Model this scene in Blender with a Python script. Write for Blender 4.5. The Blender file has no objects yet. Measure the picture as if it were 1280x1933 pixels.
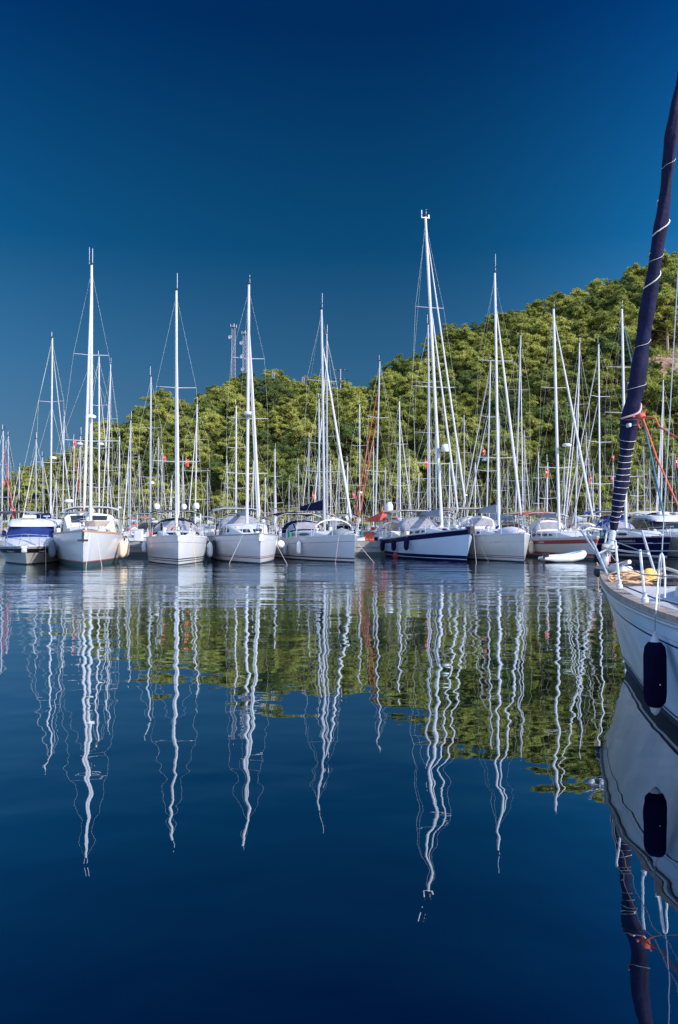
import bpy, math, random
import numpy as np
from mathutils import Vector, Matrix
random.seed(7)
C = bpy.context.scene.collection
S = bpy.context.scene
R = math.radians
PI = math.pi
# ------------------------------------------------------------------ camera
PITCH = R(1.087); CAMH = 2.0; F = 1500.0
cam = bpy.data.cameras.new('camera'); camo = bpy.data.objects.new('camera', cam); C.objects.link(camo)
cam.sensor_fit = 'VERTICAL'; cam.sensor_height = 24; cam.lens = 24 * F / 1933
cam.clip_start = .1; cam.clip_end = 3000
camo.location = (0, 0, CAMH); camo.rotation_euler = (PI / 2 + PITCH, 0, 0)
S.camera = camo
# ------------------------------------------------------------------ light
SUN = Vector((.72, -.58, .50)).normalized()
sl = bpy.data.lights.new('sun', 'SUN'); sl.energy = 3.5; sl.angle = R(.5); sl.color = (1, .95, .87)
so = bpy.data.objects.new('sun', sl); C.objects.link(so)
so.rotation_euler = (-SUN).to_track_quat('-Z', 'Y').to_euler(); so.location = (60, -40, 50)
S.view_settings.view_transform = 'Standard'; S.view_settings.look = 'None'
S.view_settings.gamma = 1; S.view_settings.use_curve_mapping = False
S.view_settings.exposure = 0.75
S.cycles.max_bounces = 8; S.cycles.glossy_bounces = 4; S.cycles.diffuse_bounces = 3
S.cycles.transparent_max_bounces = 8; S.cycles.caustics_reflective = False; S.cycles.caustics_refractive = False
S.cycles.sample_clamp_indirect = 6
W = bpy.data.worlds.new('World'); S.world = W; W.use_nodes = True
nt = W.node_tree; nt.nodes.clear()
def N(t, kind, **kw):
    n = t.nodes.new(kind)
    for k, v in kw.items(): setattr(n, k, v)
    return n
def setramp(cr, els, interp='LINEAR'):
    cr.interpolation = interp
    while len(cr.elements) < len(els): cr.elements.new(.5)
    for e, (p, c) in zip(cr.elements, els): e.position = p; e.color = (*c, 1)
out = N(nt, 'ShaderNodeOutputWorld'); bg = N(nt, 'ShaderNodeBackground')
sky = N(nt, 'ShaderNodeTexSky', sky_type='NISHITA', sun_disc=False)
sky.sun_elevation = math.asin(SUN.z); sky.sun_rotation = math.atan2(SUN.x, SUN.y)
sky.altitude = 0; sky.air_density = 1.0; sky.dust_density = .6; sky.ozone_density = 3
tc = N(nt, 'ShaderNodeTexCoord'); sx = N(nt, 'ShaderNodeSeparateXYZ'); nt.links.new(tc.outputs['Generated'], sx.inputs[0])
# the deep polarised part of the sky away from the sun, by height above the horizon
rp = N(nt, 'ShaderNodeValToRGB')
setramp(rp.color_ramp, [(0, (.10, .20, .31)), (.10, (.062, .148, .265)), (.20, (.030, .121, .256)), (.33, (.004, .070, .188)), (.54, (.0002, .025, .112)), (1, (.0, .022, .10))])
nt.links.new(sx.outputs[2], rp.inputs[0])
def M_(op, a, b=None):
    n = N(nt, 'ShaderNodeMath', operation=op)
    for i, q in enumerate((a, b)):
        if q is None: continue
        if isinstance(q, (int, float)): n.inputs[i].default_value = q
        else: nt.links.new(q, n.inputs[i])
    return n.outputs[0]
xo = M_('SUBTRACT', sx.outputs[0], .04)
xr = M_('MAXIMUM', xo, 0.0); xl = M_('MINIMUM', xo, 0.0)
fac = M_('ADD', M_('ADD', M_('MULTIPLY', M_('MULTIPLY', xr, xr), 9.5), M_('MULTIPLY', M_('MULTIPLY', xl, xl), 2.1)), 1.0)
fac = M_('MINIMUM', fac, 2.6)
vm = N(nt, 'ShaderNodeVectorMath', operation='SCALE'); nt.links.new(rp.outputs[0], vm.inputs[0]); nt.links.new(fac, vm.inputs['Scale'])
vm2 = N(nt, 'ShaderNodeVectorMath', operation='MULTIPLY'); nt.links.new(vm.outputs[0], vm2.inputs[0]); vm2.inputs[1].default_value = (.56, .59, .585)
vs = N(nt, 'ShaderNodeVectorMath', operation='SCALE'); nt.links.new(sky.outputs[0], vs.inputs[0]); vs.inputs['Scale'].default_value = .15
vt = N(nt, 'ShaderNodeVectorMath', operation='MULTIPLY'); nt.links.new(vs.outputs[0], vt.inputs[0]); vt.inputs[1].default_value = (1.50, 1.56, 1.74)
mr = N(nt, 'ShaderNodeMapRange', interpolation_type='SMOOTHSTEP'); nt.links.new(sx.outputs[1], mr.inputs[0])
mr.inputs['From Min'].default_value = .1; mr.inputs['From Max'].default_value = .62
mx = N(nt, 'ShaderNodeMix', data_type='VECTOR')
nt.links.new(mr.outputs[0], mx.inputs[0]); nt.links.new(vt.outputs[0], mx.inputs[4]); nt.links.new(vm2.outputs[0], mx.inputs[5])
nt.links.new(mx.outputs[1], bg.inputs[0]); bg.inputs[1].default_value = 1.0
nt.links.new(bg.outputs[0], out.inputs[0])

def P(px, py, D):
    a = (px - 640) / F; b = (966.5 - py) / F
    k = D / (math.cos(PITCH) - b * math.sin(PITCH))
    return Vector((a * k, D, CAMH + (math.sin(PITCH) + b * math.cos(PITCH)) * k))
# ------------------------------------------------------------------ materials
MT = {}
def mat(name, col, rough=.5, metal=0, var=.08, scale=3.0, bump=0, bscale=20, coat=0, spec=.5):
    if name in MT: return MT[name]
    m = bpy.data.materials.new(name); m.use_nodes = True; t = m.node_tree
    b = t.nodes['Principled BSDF']
    b.inputs['Roughness'].default_value = rough; b.inputs['Metallic'].default_value = metal
    b.inputs['Specular IOR Level'].default_value = spec
    if coat: b.inputs['Coat Weight'].default_value = coat; b.inputs['Coat Roughness'].default_value = .08
    co = N(t, 'ShaderNodeTexCoord'); no = N(t, 'ShaderNodeTexNoise'); no.inputs['Scale'].default_value = scale; no.inputs['Detail'].default_value = 5
    t.links.new(co.outputs['Object'], no.inputs['Vector'])
    r = N(t, 'ShaderNodeValToRGB')
    setramp(r.color_ramp, [(.3, tuple(max(0, c * (1 - var)) for c in col)), (.7, tuple(min(1, c * (1 + var)) for c in col))])
    t.links.new(no.outputs[0], r.inputs[0]); t.links.new(r.outputs[0], b.inputs['Base Color'])
    if bump:
        n2 = N(t, 'ShaderNodeTexNoise'); n2.inputs['Scale'].default_value = bscale; n2.inputs['Detail'].default_value = 4
        t.links.new(co.outputs['Object'], n2.inputs['Vector'])
        bp = N(t, 'ShaderNodeBump'); bp.inputs['Strength'].default_value = bump; bp.inputs['Distance'].default_value = .02
        t.links.new(n2.outputs[0], bp.inputs['Height']); t.links.new(bp.outputs[0], b.inputs['Normal'])
    MT[name] = m; return m
def hullmat(name, col, rough=.3, wear=.12):
    """gelcoat with faint vertical run marks"""
    if name in MT: return MT[name]
    m = mat(name, col, rough, 0, .03, 1.2, coat=.4); t = m.node_tree; b = t.nodes['Principled BSDF']
    src = b.inputs['Base Color'].links[0].from_socket
    co = N(t, 'ShaderNodeTexCoord'); mp = N(t, 'ShaderNodeMapping'); mp.inputs['Scale'].default_value = (5, 5, .35)
    no = N(t, 'ShaderNodeTexNoise'); no.inputs['Scale'].default_value = 1.5; no.inputs['Detail'].default_value = 6
    t.links.new(co.outputs['Object'], mp.inputs[0]); t.links.new(mp.outputs[0], no.inputs['Vector'])
    r = N(t, 'ShaderNodeMapRange'); r.inputs['From Min'].default_value = .55; r.inputs['From Max'].default_value = .8
    r.inputs['To Min'].default_value = 0; r.inputs['To Max'].default_value = wear
    t.links.new(no.outputs[0], r.inputs[0])
    mi = N(t, 'ShaderNodeMix', data_type='RGBA'); t.links.new(r.outputs[0], mi.inputs[0]); t.links.new(src, mi.inputs[6])
    mi.inputs[7].default_value = (.22, .19, .15, 1); t.links.new(mi.outputs[2], b.inputs['Base Color'])
    return m
WHITE = hullmat('hull_white', (.50, .505, .53)); CREAM = hullmat('hull_cream', (.48, .475, .45)); GREYW = hullmat('hull_pale_grey', (.42, .44, .48))
NAVY = mat('navy_gelcoat', (.002, .006, .045), .4, spec=.06); BLACK = mat('black_gloss', (.012, .013, .016), .3)
ANTI = mat('antifouling', (.012, .02, .03), .7, var=.3); ANTIG = mat('antifouling_green', (.02, .05, .05), .7, var=.3)
RED = mat('red_stripe', (.28, .03, .035), .4); BROWN = mat('brown_stripe', (.14, .06, .045), .5)
DECK = mat('deck_white', (.50, .50, .515), .55, bump=.15, bscale=60); DECKG = mat('deck_grey', (.45, .47, .5), .6)
TEAK = mat('weathered_teak', (.30, .235, .20), .65, var=.35, scale=9, bump=.4, bscale=45)
TEAKW = mat('varnished_wood', (.36, .20, .11), .4, var=.25, scale=8)
ALU = mat('mast_white', (.43, .43, .465), .45, spec=.3); ALUG = mat('mast_anodised', (.28, .29, .34), .45)
STEEL = mat('stainless', (.50, .51, .53), .3, metal=.35, var=.05); WIRE = mat('rigging_wire', (.52, .49, .42), .5)
WIRED = mat('rigging_wire_dark', (.25, .25, .27), .5); GLASS = mat('dark_glass', (.02, .025, .035), .08, var=.2)
PANEL = mat('vinyl_window', (.22, .21, .23), .25, var=.2); SAILW = mat('sailcloth', (.42, .41, .42), .75, var=.06, bump=.3, bscale=12)
CNAVY = mat('navy_canvas', (.009, .011, .042), .9, spec=.05, var=.25, bump=.3, bscale=14); CGREY = mat('grey_canvas', (.22, .24, .27), .85, var=.12)
CBEIGE = mat('beige_canvas', (.55, .50, .44), .85, var=.1); CTAN = mat('tan_canvas', (.30, .23, .16), .85); CBLACK = mat('black_canvas', (.014, .015, .022), .9, spec=.1)
CRED = mat('red_canvas', (.45, .06, .04), .8, var=.2); CORNG = mat('orange_canvas', (.50, .09, .05), .75, var=.15); CBLUE = mat('blue_canvas', (.01, .035, .22), .8, var=.2)
CTEAL = mat('teal_canvas', (.03, .11, .16), .8); CGREEN = mat('green_canvas', (.01, .14, .09), .8); WPLAS = mat('white_plastic', (.56, .56, .58), .4)
ROPE = mat('pale_rope', (.55, .47, .40), .9, bump=.5, bscale=80); ROPEO = mat('orange_rope', (.62, .11, .06), .8, bump=.5, bscale=120); ROPEW = mat('white_rope', (.75, .73, .70), .85)
ROPET = mat('tan_rope', (.58, .36, .20), .9, var=.3, scale=14, bump=.5, bscale=90); YEL = mat('yellow_foam', (.85, .50, .10), .7, bump=.4, bscale=40)
FPUR = mat('fender_cover_navy', (.005, .0035, .018), .95, spec=.03, var=.3, bump=.5, bscale=160); FWH = mat('fender_white', (.70, .70, .68), .45); FBE = mat('fender_cream', (.66, .50, .36), .6)
FGR = mat('fender_cover_dark', (.015, .03, .035), .9); FGY = mat('fender_grey', (.10, .12, .15), .8); DARK = mat('dark_rubber', (.015, .016, .02), .7)
FLAGR = mat('flag_red', (.65, .03, .035), .7); FLAGW = mat('flag_white', (.8, .8, .8), .7)
CONC = mat('concrete', (.26, .25, .23), .85, var=.25, scale=1.2, bump=.5, bscale=8); CONCD = mat('wet_concrete', (.06, .065, .06), .6, var=.3)
PALEM = mat('pale_metal', (.28, .29, .32), .5); BARK = mat('pine_bark', (.20, .15, .12), .9, var=.35, scale=6, bump=.5, bscale=10); TOWER = mat('galvanised_steel', (.24, .25, .30), .5, metal=.3)
BUOYR = mat('buoy_red', (.35, .03, .03), .6)
# ------------------------------------------------------------------ mesh builder
class MB:
    def __init__(s): s.v = []; s.f = []; s.m = []
    def grid(s, rows, m=0, mrow=None, flip=False):
        b = len(s.v); nr = len(rows); nc = len(rows[0])
        for r in rows: s.v += [tuple(p) for p in r]
        for i in range(nr - 1):
            for j in range(nc - 1):
                q = (b + i * nc + j, b + i * nc + j + 1, b + (i + 1) * nc + j + 1, b + (i + 1) * nc + j)
                s.f.append(q[::-1] if flip else q); s.m.append(mrow[j] if mrow else m)
        return s
    def loft(s, rings, m=0, cap=True):
        b = len(s.v); n = len(rings[0])
        for r in rings: s.v += [tuple(p) for p in r]
        for i in range(len(rings) - 1):
            for j in range(n):
                k = (j + 1) % n
                s.f.append((b + i * n + j, b + i * n + k, b + (i + 1) * n + k, b + (i + 1) * n + j)); s.m.append(m)
        if cap:
            s.f.append(tuple(b + j for j in range(n))[::-1]); s.m.append(m)
            e = b + (len(rings) - 1) * n
            s.f.append(tuple(e + j for j in range(n))); s.m.append(m)
        return s
    def tube(s, pts, r, n=6, m=0, cap=True, sy=1.0):
        pts = [Vector(p) for p in pts]
        if not isinstance(r, (list, tuple)): r = [r] * len(pts)
        rings = []; up = None
        for i, p in enumerate(pts):
            d = (pts[min(i + 1, len(pts) - 1)] - pts[max(i - 1, 0)])
            if d.length < 1e-9: d = Vector((0, 0, 1))
            d.normalize()
            if up is None:
                up = Vector((0, 1, 0)) if abs(d.y) < .9 else Vector((1, 0, 0))
            a = (up - d * up.dot(d))
            if a.length < 1e-6: a = d.orthogonal()
            a.normalize(); up = a; b2 = d.cross(a)
            rings.append([p + (a * math.cos(2 * PI * k / n) * r[i] + b2 * math.sin(2 * PI * k / n) * r[i] * sy) for k in range(n)])
        return s.loft(rings, m, cap)
    def box(s, c, d, rz=0, m=0, bev=0):
        cx, cy, cz = c; x, y, z = d[0] / 2, d[1] / 2, d[2] / 2
        e = min(bev, x * .9, y * .9)
        if e > 0:
            base = [(-x + e, -y), (x - e, -y), (x, -y + e), (x, y - e), (x - e, y), (-x + e, y), (-x, y - e), (-x, -y + e)]
            lv = [(-z, .85), (-z + e * .6, 1), (z - e * .6, 1), (z, .85)]
        else:
            base = [(-x, -y), (x, -y), (x, y), (-x, y)]; lv = [(-z, 1), (z, 1)]
        ca, sa = math.cos(rz), math.sin(rz)
        return s.loft([[(cx + (px * ca - py * sa) * k, cy + (px * sa + py * ca) * k, cz + zz) for px, py in base] for zz, k in lv], m)
    def lathe(s, prof, c=(0, 0, 0), n=12, m=0, ax=None):
        rings = []
        for r, z in prof:
            ring = [Vector((math.cos(2 * PI * k / n) * r, math.sin(2 * PI * k / n) * r, z)) for k in range(n)]
            if ax is not None:
                q = Vector((0, 0, 1)).rotation_difference(Vector(ax)); ring = [q @ v for v in ring]
            rings.append([v + Vector(c) for v in ring])
        return s.loft(rings, m)
    def ell(s, c, r, n=12, k=8, m=0, top=False):
        a0 = 0 if top else -PI / 2
        pr = []
        for i in range(k + 1):
            a = a0 + (PI / 2 - a0) * i / k
            pr.append([(c[0] + r[0] * max(.02, math.cos(a)) * math.cos(2 * PI * j / n), c[1] + r[1] * max(.02, math.cos(a)) * math.sin(2 * PI * j / n), c[2] + r[2] * math.sin(a)) for j in range(n)])
        return s.loft(pr, m)
    def build(s, name, mats, parent=None, smooth=True, loc=None):
        me = bpy.data.meshes.new(name); me.from_pydata(s.v, [], s.f)
        if not isinstance(mats, (list, tuple)): mats = [mats]
        for q in mats: me.materials.append(q)
        if len(mats) > 1: me.polygons.foreach_set('material_index', s.m)
        if smooth:
            me.polygons.foreach_set('use_smooth', [True] * len(me.polygons))
            try: me.set_sharp_from_angle(angle=R(38))
            except Exception: pass
        me.update()
        o = bpy.data.objects.new(name, me); C.objects.link(o)
        if parent is not None: o.parent = parent
        if loc is not None: o.location = loc
        return o
def tag(o, label=None, cat=None, group=None, kind=None):
    if label: o['label'] = label
    if cat: o['category'] = cat
    if group: o['group'] = group
    if kind: o['kind'] = kind
    return o
def empty(name, loc, rz=0):
    o = bpy.data.objects.new(name, None); C.objects.link(o); o.location = loc; o.rotation_euler = (0, 0, rz); o.empty_display_size = .3
    return o
def lerp(a, b, t): return a + (b - a) * t
# ------------------------------------------------------------------ water
wm = bpy.data.materials.new('harbour_water'); wm.use_nodes = True; t = wm.node_tree; t.nodes.clear()
o_ = N(t, 'ShaderNodeOutputMaterial'); gl = N(t, 'ShaderNodeBsdfGlossy'); di = N(t, 'ShaderNodeBsdfDiffuse'); mi = N(t, 'ShaderNodeMixShader')
gl.inputs['Roughness'].default_value = .0; di.inputs[0].default_value = (.0001, .0012, .008, 1); gl.inputs['Color'].default_value = (.84, .94, 1, 1)
fr = N(t, 'ShaderNodeFresnel'); fr.inputs['IOR'].default_value = 1.4
pw = N(t, 'ShaderNodeMath', operation='POWER'); t.links.new(fr.outputs[0], pw.inputs[0]); pw.inputs[1].default_value = .42
geo = N(t, 'ShaderNodeNewGeometry')
def noise(scale, sc=(1, 1, 1), detail=2, rough=.5, dist=0):
    mp = N(t, 'ShaderNodeMapping'); mp.inputs['Scale'].default_value = sc; mp.inputs['Rotation'].default_value = (0, 0, .15)
    n = N(t, 'ShaderNodeTexNoise'); n.inputs['Scale'].default_value = scale; n.inputs['Detail'].default_value = detail
    n.inputs['Roughness'].default_value = rough; n.inputs['Distortion'].default_value = dist
    t.links.new(geo.outputs['Position'], mp.inputs[0]); t.links.new(mp.outputs[0], n.inputs['Vector']); return n.outputs[0]
def TM(op, a, b):
    n = N(t, 'ShaderNodeMath', operation=op)
    for i, q in enumerate((a, b)):
        if isinstance(q, (int, float)): n.inputs[i].default_value = q
        else: t.links.new(q, n.inputs[i])
    return n.outputs[0]
big = TM('MULTIPLY', noise(.42, (1, 1.25, 1), 1.0), .017)
mid = TM('MULTIPLY', noise(1.15, (1, 1.2, 1), 1.5, .45, .2), .0085)
# ruffled band of water lying in front of the moored boats
sy_ = N(t, 'ShaderNodeSeparateXYZ'); t.links.new(geo.outputs['Position'], sy_.inputs[0])
ruf = N(t, 'ShaderNodeMapRange', interpolation_type='SMOOTHSTEP'); t.links.new(sy_.outputs[1], ruf.inputs[0])
ruf.inputs['From Min'].default_value = 9; ruf.inputs['From Max'].default_value = 32
rip = TM('MULTIPLY', noise(2.6, (.75, 1.5, 1), 3, .5), TM('MULTIPLY', TM('ADD', TM('MULTIPLY', ruf.outputs[0], .8), .05), .0085))
swl = N(t, 'ShaderNodeMapRange', interpolation_type='SMOOTHSTEP'); t.links.new(sy_.outputs[1], swl.inputs[0]); swl.inputs['From Min'].default_value = 13; swl.inputs['From Max'].default_value = 27
patch_ = N(t, 'ShaderNodeMapRange'); t.links.new(noise(.09, (.6, 1.6, 1), 2), patch_.inputs[0]); patch_.inputs['From Min'].default_value = .35; patch_.inputs['From Max'].default_value = .6; patch_.inputs['To Min'].default_value = .25
strk = TM('MULTIPLY', noise(.62, (.38, 1.15, 1), 2.5, .55), TM('MULTIPLY', TM('MULTIPLY', swl.outputs[0], patch_.outputs[0]), .075))
hsum = TM('ADD', TM('ADD', TM('ADD', big, mid), rip), strk)
bp = N(t, 'ShaderNodeBump'); bp.inputs['Strength'].default_value = 1; bp.inputs['Distance'].default_value = 1.0
t.links.new(hsum, bp.inputs['Height'])
t.links.new(bp.outputs[0], gl.inputs['Normal']); t.links.new(bp.outputs[0], fr.inputs['Normal'])
t.links.new(pw.outputs[0], mi.inputs[0]); t.links.new(di.outputs[0], mi.inputs[1]); t.links.new(gl.outputs[0], mi.inputs[2]); t.links.new(mi.outputs[0], o_.inputs[0])
b = MB(); b.grid([[(x, y, 0) for x in (-900, -300, 0, 300, 900)] for y in (-300, 0, 60, 122, 400, 1200)])
tag(b.build('water', wm, smooth=False), kind='structure')
# ------------------------------------------------------------------ hillside
SKY = [(-700, 985), (-300, 975), (-60, 962), (0, 948), (30, 918), (65, 885), (100, 880), (130, 855), (165, 815), (200, 800), (225, 796), (250, 772), (290, 757), (330, 748), (360, 737), (400, 724), (430, 714), (470, 702), (520, 700), (560, 706), (600, 715), (640, 724), (680, 716), (715, 706), (740, 682), (790, 662), (830, 640), (870, 618), (920, 602), (960, 592), (1000, 575), (1040, 552), (1080, 545), (1110, 550), (1150, 527), (1190, 515), (1220, 518), (1250, 492), (1280, 478), (1400, 440), (1700, 400), (2400, 380)]
SX = np.array([a for a, _ in SKY], float); SYY = np.array([b for _, b in SKY], float)
SHORE = 119.0; SLOPE = .74
def ridge(u):
    T = (995 - np.interp(u, SX, SYY)) / F
    hr = np.maximum(.6, (T * SHORE + 2 - 6.4) / (1 - T / SLOPE)); return hr, SHORE + 3 + hr / SLOPE
def ground(x, y):
    u = np.clip(x / np.maximum(y, 60) * F + 640, -700, 2400)
    hr, rr = ridge(u)
    k = (y - SHORE) / (rr - SHORE)
    k1 = np.clip(k, 0, 1)
    h = hr * (k1 ** .9)
    h = np.where(k > 1, hr + (y - rr) * .04 * np.clip(1 - (k - 1) * .3, -1, 1), h)
    h = h + (np.sin(x * .23 + y * .11) * .5 + np.sin(x * .07 - y * .17) * .9 + np.sin(y * .41 + x * .05) * .3) * np.clip(k * 3, 0, 1)
    return np.where(y < SHORE, -1.2 + (y - SHORE + 4) * .3, h)
ys = np.concatenate([np.array([112, 115, 117, 118.9, 119.1]), np.arange(121, 235, 2.2), np.arange(240, 480, 12)])
xs = np.concatenate([np.arange(-420, -120, 12), np.arange(-120, 230, 2.5), np.arange(232, 460, 12)])
b = MB(); b.grid([[(x, y, float(ground(x, y)) if y > SHORE else (-1.5 if y < 116 else (-.4 if y < 118 else .5))) for x in xs] for y in ys])
gm = mat('forest_floor', (.10, .075, .05), .95, var=.5, scale=.35, bump=.6, bscale=2)
gt = gm.node_tree; gb = gt.nodes['Principled BSDF']; src = gb.inputs['Base Color'].links[0].from_socket
gg = N(gt, 'ShaderNodeNewGeometry'); gn = N(gt, 'ShaderNodeTexNoise'); gn.inputs['Scale'].default_value = .55; gn.inputs['Detail'].default_value = 8; gn.inputs['Roughness'].default_value = .7
gt.links.new(gg.outputs['Position'], gn.inputs['Vector'])
gr = N(gt, 'ShaderNodeValToRGB'); setramp(gr.color_ramp, [(.38, (.09, .05, .035)), (.5, (.24, .13, .095)), (.64, (.34, .24, .19))]); gt.links.new(gn.outputs[0], gr.inputs[0])
gs = N(gt, 'ShaderNodeVectorMath', operation='DISTANCE'); gt.links.new(gg.outputs['Position'], gs.inputs[0]); gs.inputs[1].default_value = (70, 166, 36)
gmr = N(gt, 'ShaderNodeMapRange'); gt.links.new(gs.outputs['Value'], gmr.inputs[0]); gmr.inputs['From Min'].default_value = 22; gmr.inputs['From Max'].default_value = 12
gmx = N(gt, 'ShaderNodeMix', data_type='RGBA'); gt.links.new(gmr.outputs[0], gmx.inputs[0]); gt.links.new(src, gmx.inputs[6]); gt.links.new(gr.outputs[0], gmx.inputs[7]); gt.links.new(gmx.outputs[2], gb.inputs['Base Color'])
tag(b.build('hillside', gm), kind='structure')
# ------------------------------------------------------------------ trees
def foliage(name, c1, c2, c3):
    m = bpy.data.materials.new(name); m.use_nodes = True; t = m.node_tree; t.nodes.clear()
    o = N(t, 'ShaderNodeOutputMaterial'); d = N(t, 'ShaderNodeBsdfDiffuse'); tr = N(t, 'ShaderNodeBsdfTranslucent'); mx = N(t, 'ShaderNodeMixShader'); mx.inputs[0].default_value = .28
    oi = N(t, 'ShaderNodeObjectInfo'); co = N(t, 'ShaderNodeTexCoord'); no = N(t, 'ShaderNodeTexNoise'); no.inputs['Scale'].default_value = .9; no.inputs['Detail'].default_value = 3
    t.links.new(co.outputs['Object'], no.inputs['Vector'])
    ad = N(t, 'ShaderNodeMath', operation='MULTIPLY_ADD'); t.links.new(no.outputs[0], ad.inputs[0]); ad.inputs[1].default_value = .9
    s2 = N(t, 'ShaderNodeMath', operation='MULTIPLY_ADD'); t.links.new(oi.outputs['Random'], s2.inputs[0]); s2.inputs[1].default_value = .5; s2.inputs[2].default_value = -.2
    t.links.new(s2.outputs[0], ad.inputs[2])
    r = N(t, 'ShaderNodeValToRGB'); setramp(r.color_ramp, [(.15, c1), (.5, c2), (.85, c3)]); t.links.new(ad.outputs[0], r.inputs[0])
    for q in (d, tr): t.links.new(r.outputs[0], q.inputs[0])
    t.links.new(d.outputs[0], mx.inputs[1]); t.links.new(tr.outputs[0], mx.inputs[2]); t.links.new(mx.outputs[0], o.inputs[0]); return m
FOL = foliage('pine_needles', (.15, .168, .048), (.275, .295, .066), (.42, .42, .11))
FOL2 = foliage('pine_needles_dark', (.08, .11, .045), (.13, .17, .05), (.20, .24, .065))
def needles(cent, rad, rng, per, ln, wd, outw=None):
    """triangles radiating up and out of every tuft centre"""
    n = len(cent) * per
    c = np.repeat(cent, per, 0); rr = np.repeat(rad, per)[:, None]
    d = rng.normal(size=(n, 3)); d[:, 2] = d[:, 2] * .8 + .45; d /= np.linalg.norm(d, axis=1)[:, None]
    nm = rng.normal(size=(n, 3)) * .55; nm[:, 2] += .25
    if outw is not None: nm += np.repeat(outw, per, 0)
    nm /= np.linalg.norm(nm, axis=1)[:, None]
    flat = rng.random(n) < .72
    dd = d - nm * (d * nm).sum(1)[:, None] + nm * .25; dd /= np.linalg.norm(dd, axis=1)[:, None]
    d = np.where(flat[:, None], dd, d)
    s = np.cross(nm, d); s /= np.linalg.norm(s, axis=1)[:, None]
    l = ln * rng.uniform(.6, 1.3, (n, 1)) * rr; w = wd * rng.uniform(.7, 1.3, (n, 1))
    p0 = c + d * l * .1
    v = np.stack([p0 - s * w, p0 + s * w, c + d * l * 1.0 + s * w * .5, c + d * l - s * w * .5], 1).reshape(-1, 3)
    f = np.arange(n * 4).reshape(-1, 4); return v, f
def mesh_np(name, v, f, m):
    me = bpy.data.meshes.new(name); me.vertices.add(len(v)); me.vertices.foreach_set('co', v.astype(np.float32).ravel())
    k = f.shape[1]; me.loops.add(f.size); me.loops.foreach_set('vertex_index', f.ravel().astype(np.int32))
    me.polygons.add(len(f)); me.polygons.foreach_set('loop_start', np.arange(0, f.size, k, dtype=np.int32)); me.polygons.foreach_set('loop_total', np.full(len(f), k, dtype=np.int32))
    me.materials.append(m); me.update(calc_edges=True); return me
def make_tree(seed, fol):
    rng = np.random.default_rng(seed); H = 9.0
    bx, by = rng.uniform(-.5, .5, 2)
    tk = MB(); pts = [(0, 0, -1.0), (bx * .1, by * .1, 1.5), (bx * .6, by * .5, 4), (bx * .8, by, 6.2), (bx * 1.3, by * 1.2, 8.2)]
    tk.tube(pts, [.24, .2, .16, .11, .04], 7)
    cl = []; nlimb = 24
    for i in range(nlimb):
        f = i / (nlimb - 1); z0 = lerp(2.0, 7.9, f ** .8); a = i * 2.4 + rng.uniform(-.5, .5)
        prof = math.sin(PI * (.16 + .78 * f ** .9)) ** .8
        L = (3.2 * prof) * rng.uniform(.45, 1.2)
        zt = z0 + rng.uniform(.2, 1.0)
        base = np.array([bx * z0 / 7, by * z0 / 7, z0]); tip = np.array([bx * z0 / 7 + math.cos(a) * L, by * z0 / 7 + math.sin(a) * L, zt])
        midp = (base + tip) / 2 + np.array([0, 0, -.15])
        tk.tube([base, midp, tip], [.07, .05, .02], 4)
        cl.append((tip, rng.uniform(.5, .95)))
        cl.append((tip + rng.uniform(-.9, .9, 3) * np.array([1, 1, .8]), rng.uniform(.3, .6)))
        if L > 1.5: cl.append((midp + np.array([rng.uniform(-.6, .6), rng.uniform(-.6, .6), .35]), rng.uniform(.6, 1.0)))
        if L > 2.2: cl.append((tip + np.array([rng.uniform(-1, 1), rng.uniform(-1, 1), rng.uniform(-.2, .7)]), rng.uniform(.5, .85)))
    cl.append((np.array([bx * 1.3, by * 1.2, 8.3]), .7)); cl.append((np.array([bx * 1.3 + .1, by * 1.2, 8.9]), .4))
    tc, tr, tn = [], [], []
    for c, r in cl:
        k = int(20 * r * r + 6)
        d = rng.normal(size=(k, 3)); d[:, 2] = np.abs(d[:, 2]) * .9 - .15; d /= np.linalg.norm(d, axis=1)[:, None]
        q = c + d * r * np.array([1, 1, .62]) * rng.uniform(.55, 1.0, (k, 1)); tc.append(q); tr.append(rng.uniform(.8, 1.25, k)); tn.append(d * .8 + (c - np.array([bx, by, 5.0])) * .12)
    v, f = needles(np.concatenate(tc), np.concatenate(tr), rng, 19, .36, .042, np.concatenate(tn))
    return tk.build('trunk', BARK), mesh_np('crown', v, f, fol)
protos = []
for i in range(8):
    tk, cm = make_tree(100 + i, FOL if i % 4 != 3 else FOL2)
    protos.append((tk.data, cm)); bpy.data.objects.remove(tk)
rng = np.random.default_rng(5)
pts = []
def clearing(u, v): return 1190 < u < 1345 and 668 < v < 730
def add_tree_points(n, umin, umax, dens):
    for _ in range(n):
        if len(pts) >= 296: return
        u = rng.uniform(umin, umax); hr, rr = ridge(np.array(u)); y = rng.uniform(SHORE + 3, float(rr) + 5)
        x = (u - 640) / F * y; z = float(ground(x, y)); vpx = 995 - (z - 2) / y * F
        if clearing(u, vpx): continue
        sp = dens * (1.0 + .2 * (u / 1280) + .3 * max(0, (u - 850) / 430)) * (1.25 if y > float(rr) + 2 else 1)
        if all((x - a) ** 2 + (y - bb) ** 2 > sp * sp for a, bb, *_ in pts): pts.append((x, y, z, u))
# ridge line first, so the skyline is closed, then the slope
u = -60
while u < 1345:
    hr, rr = ridge(np.array(float(u))); y = float(rr) - rng.uniform(-1, 4); x = (u - 640) / F * y
    pts.append((x, y, float(ground(x, y)), u)); u += rng.uniform(2.9, 4.6) * (1 + .45 * max(0, (u - 820) / 460)) / y * F
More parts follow.
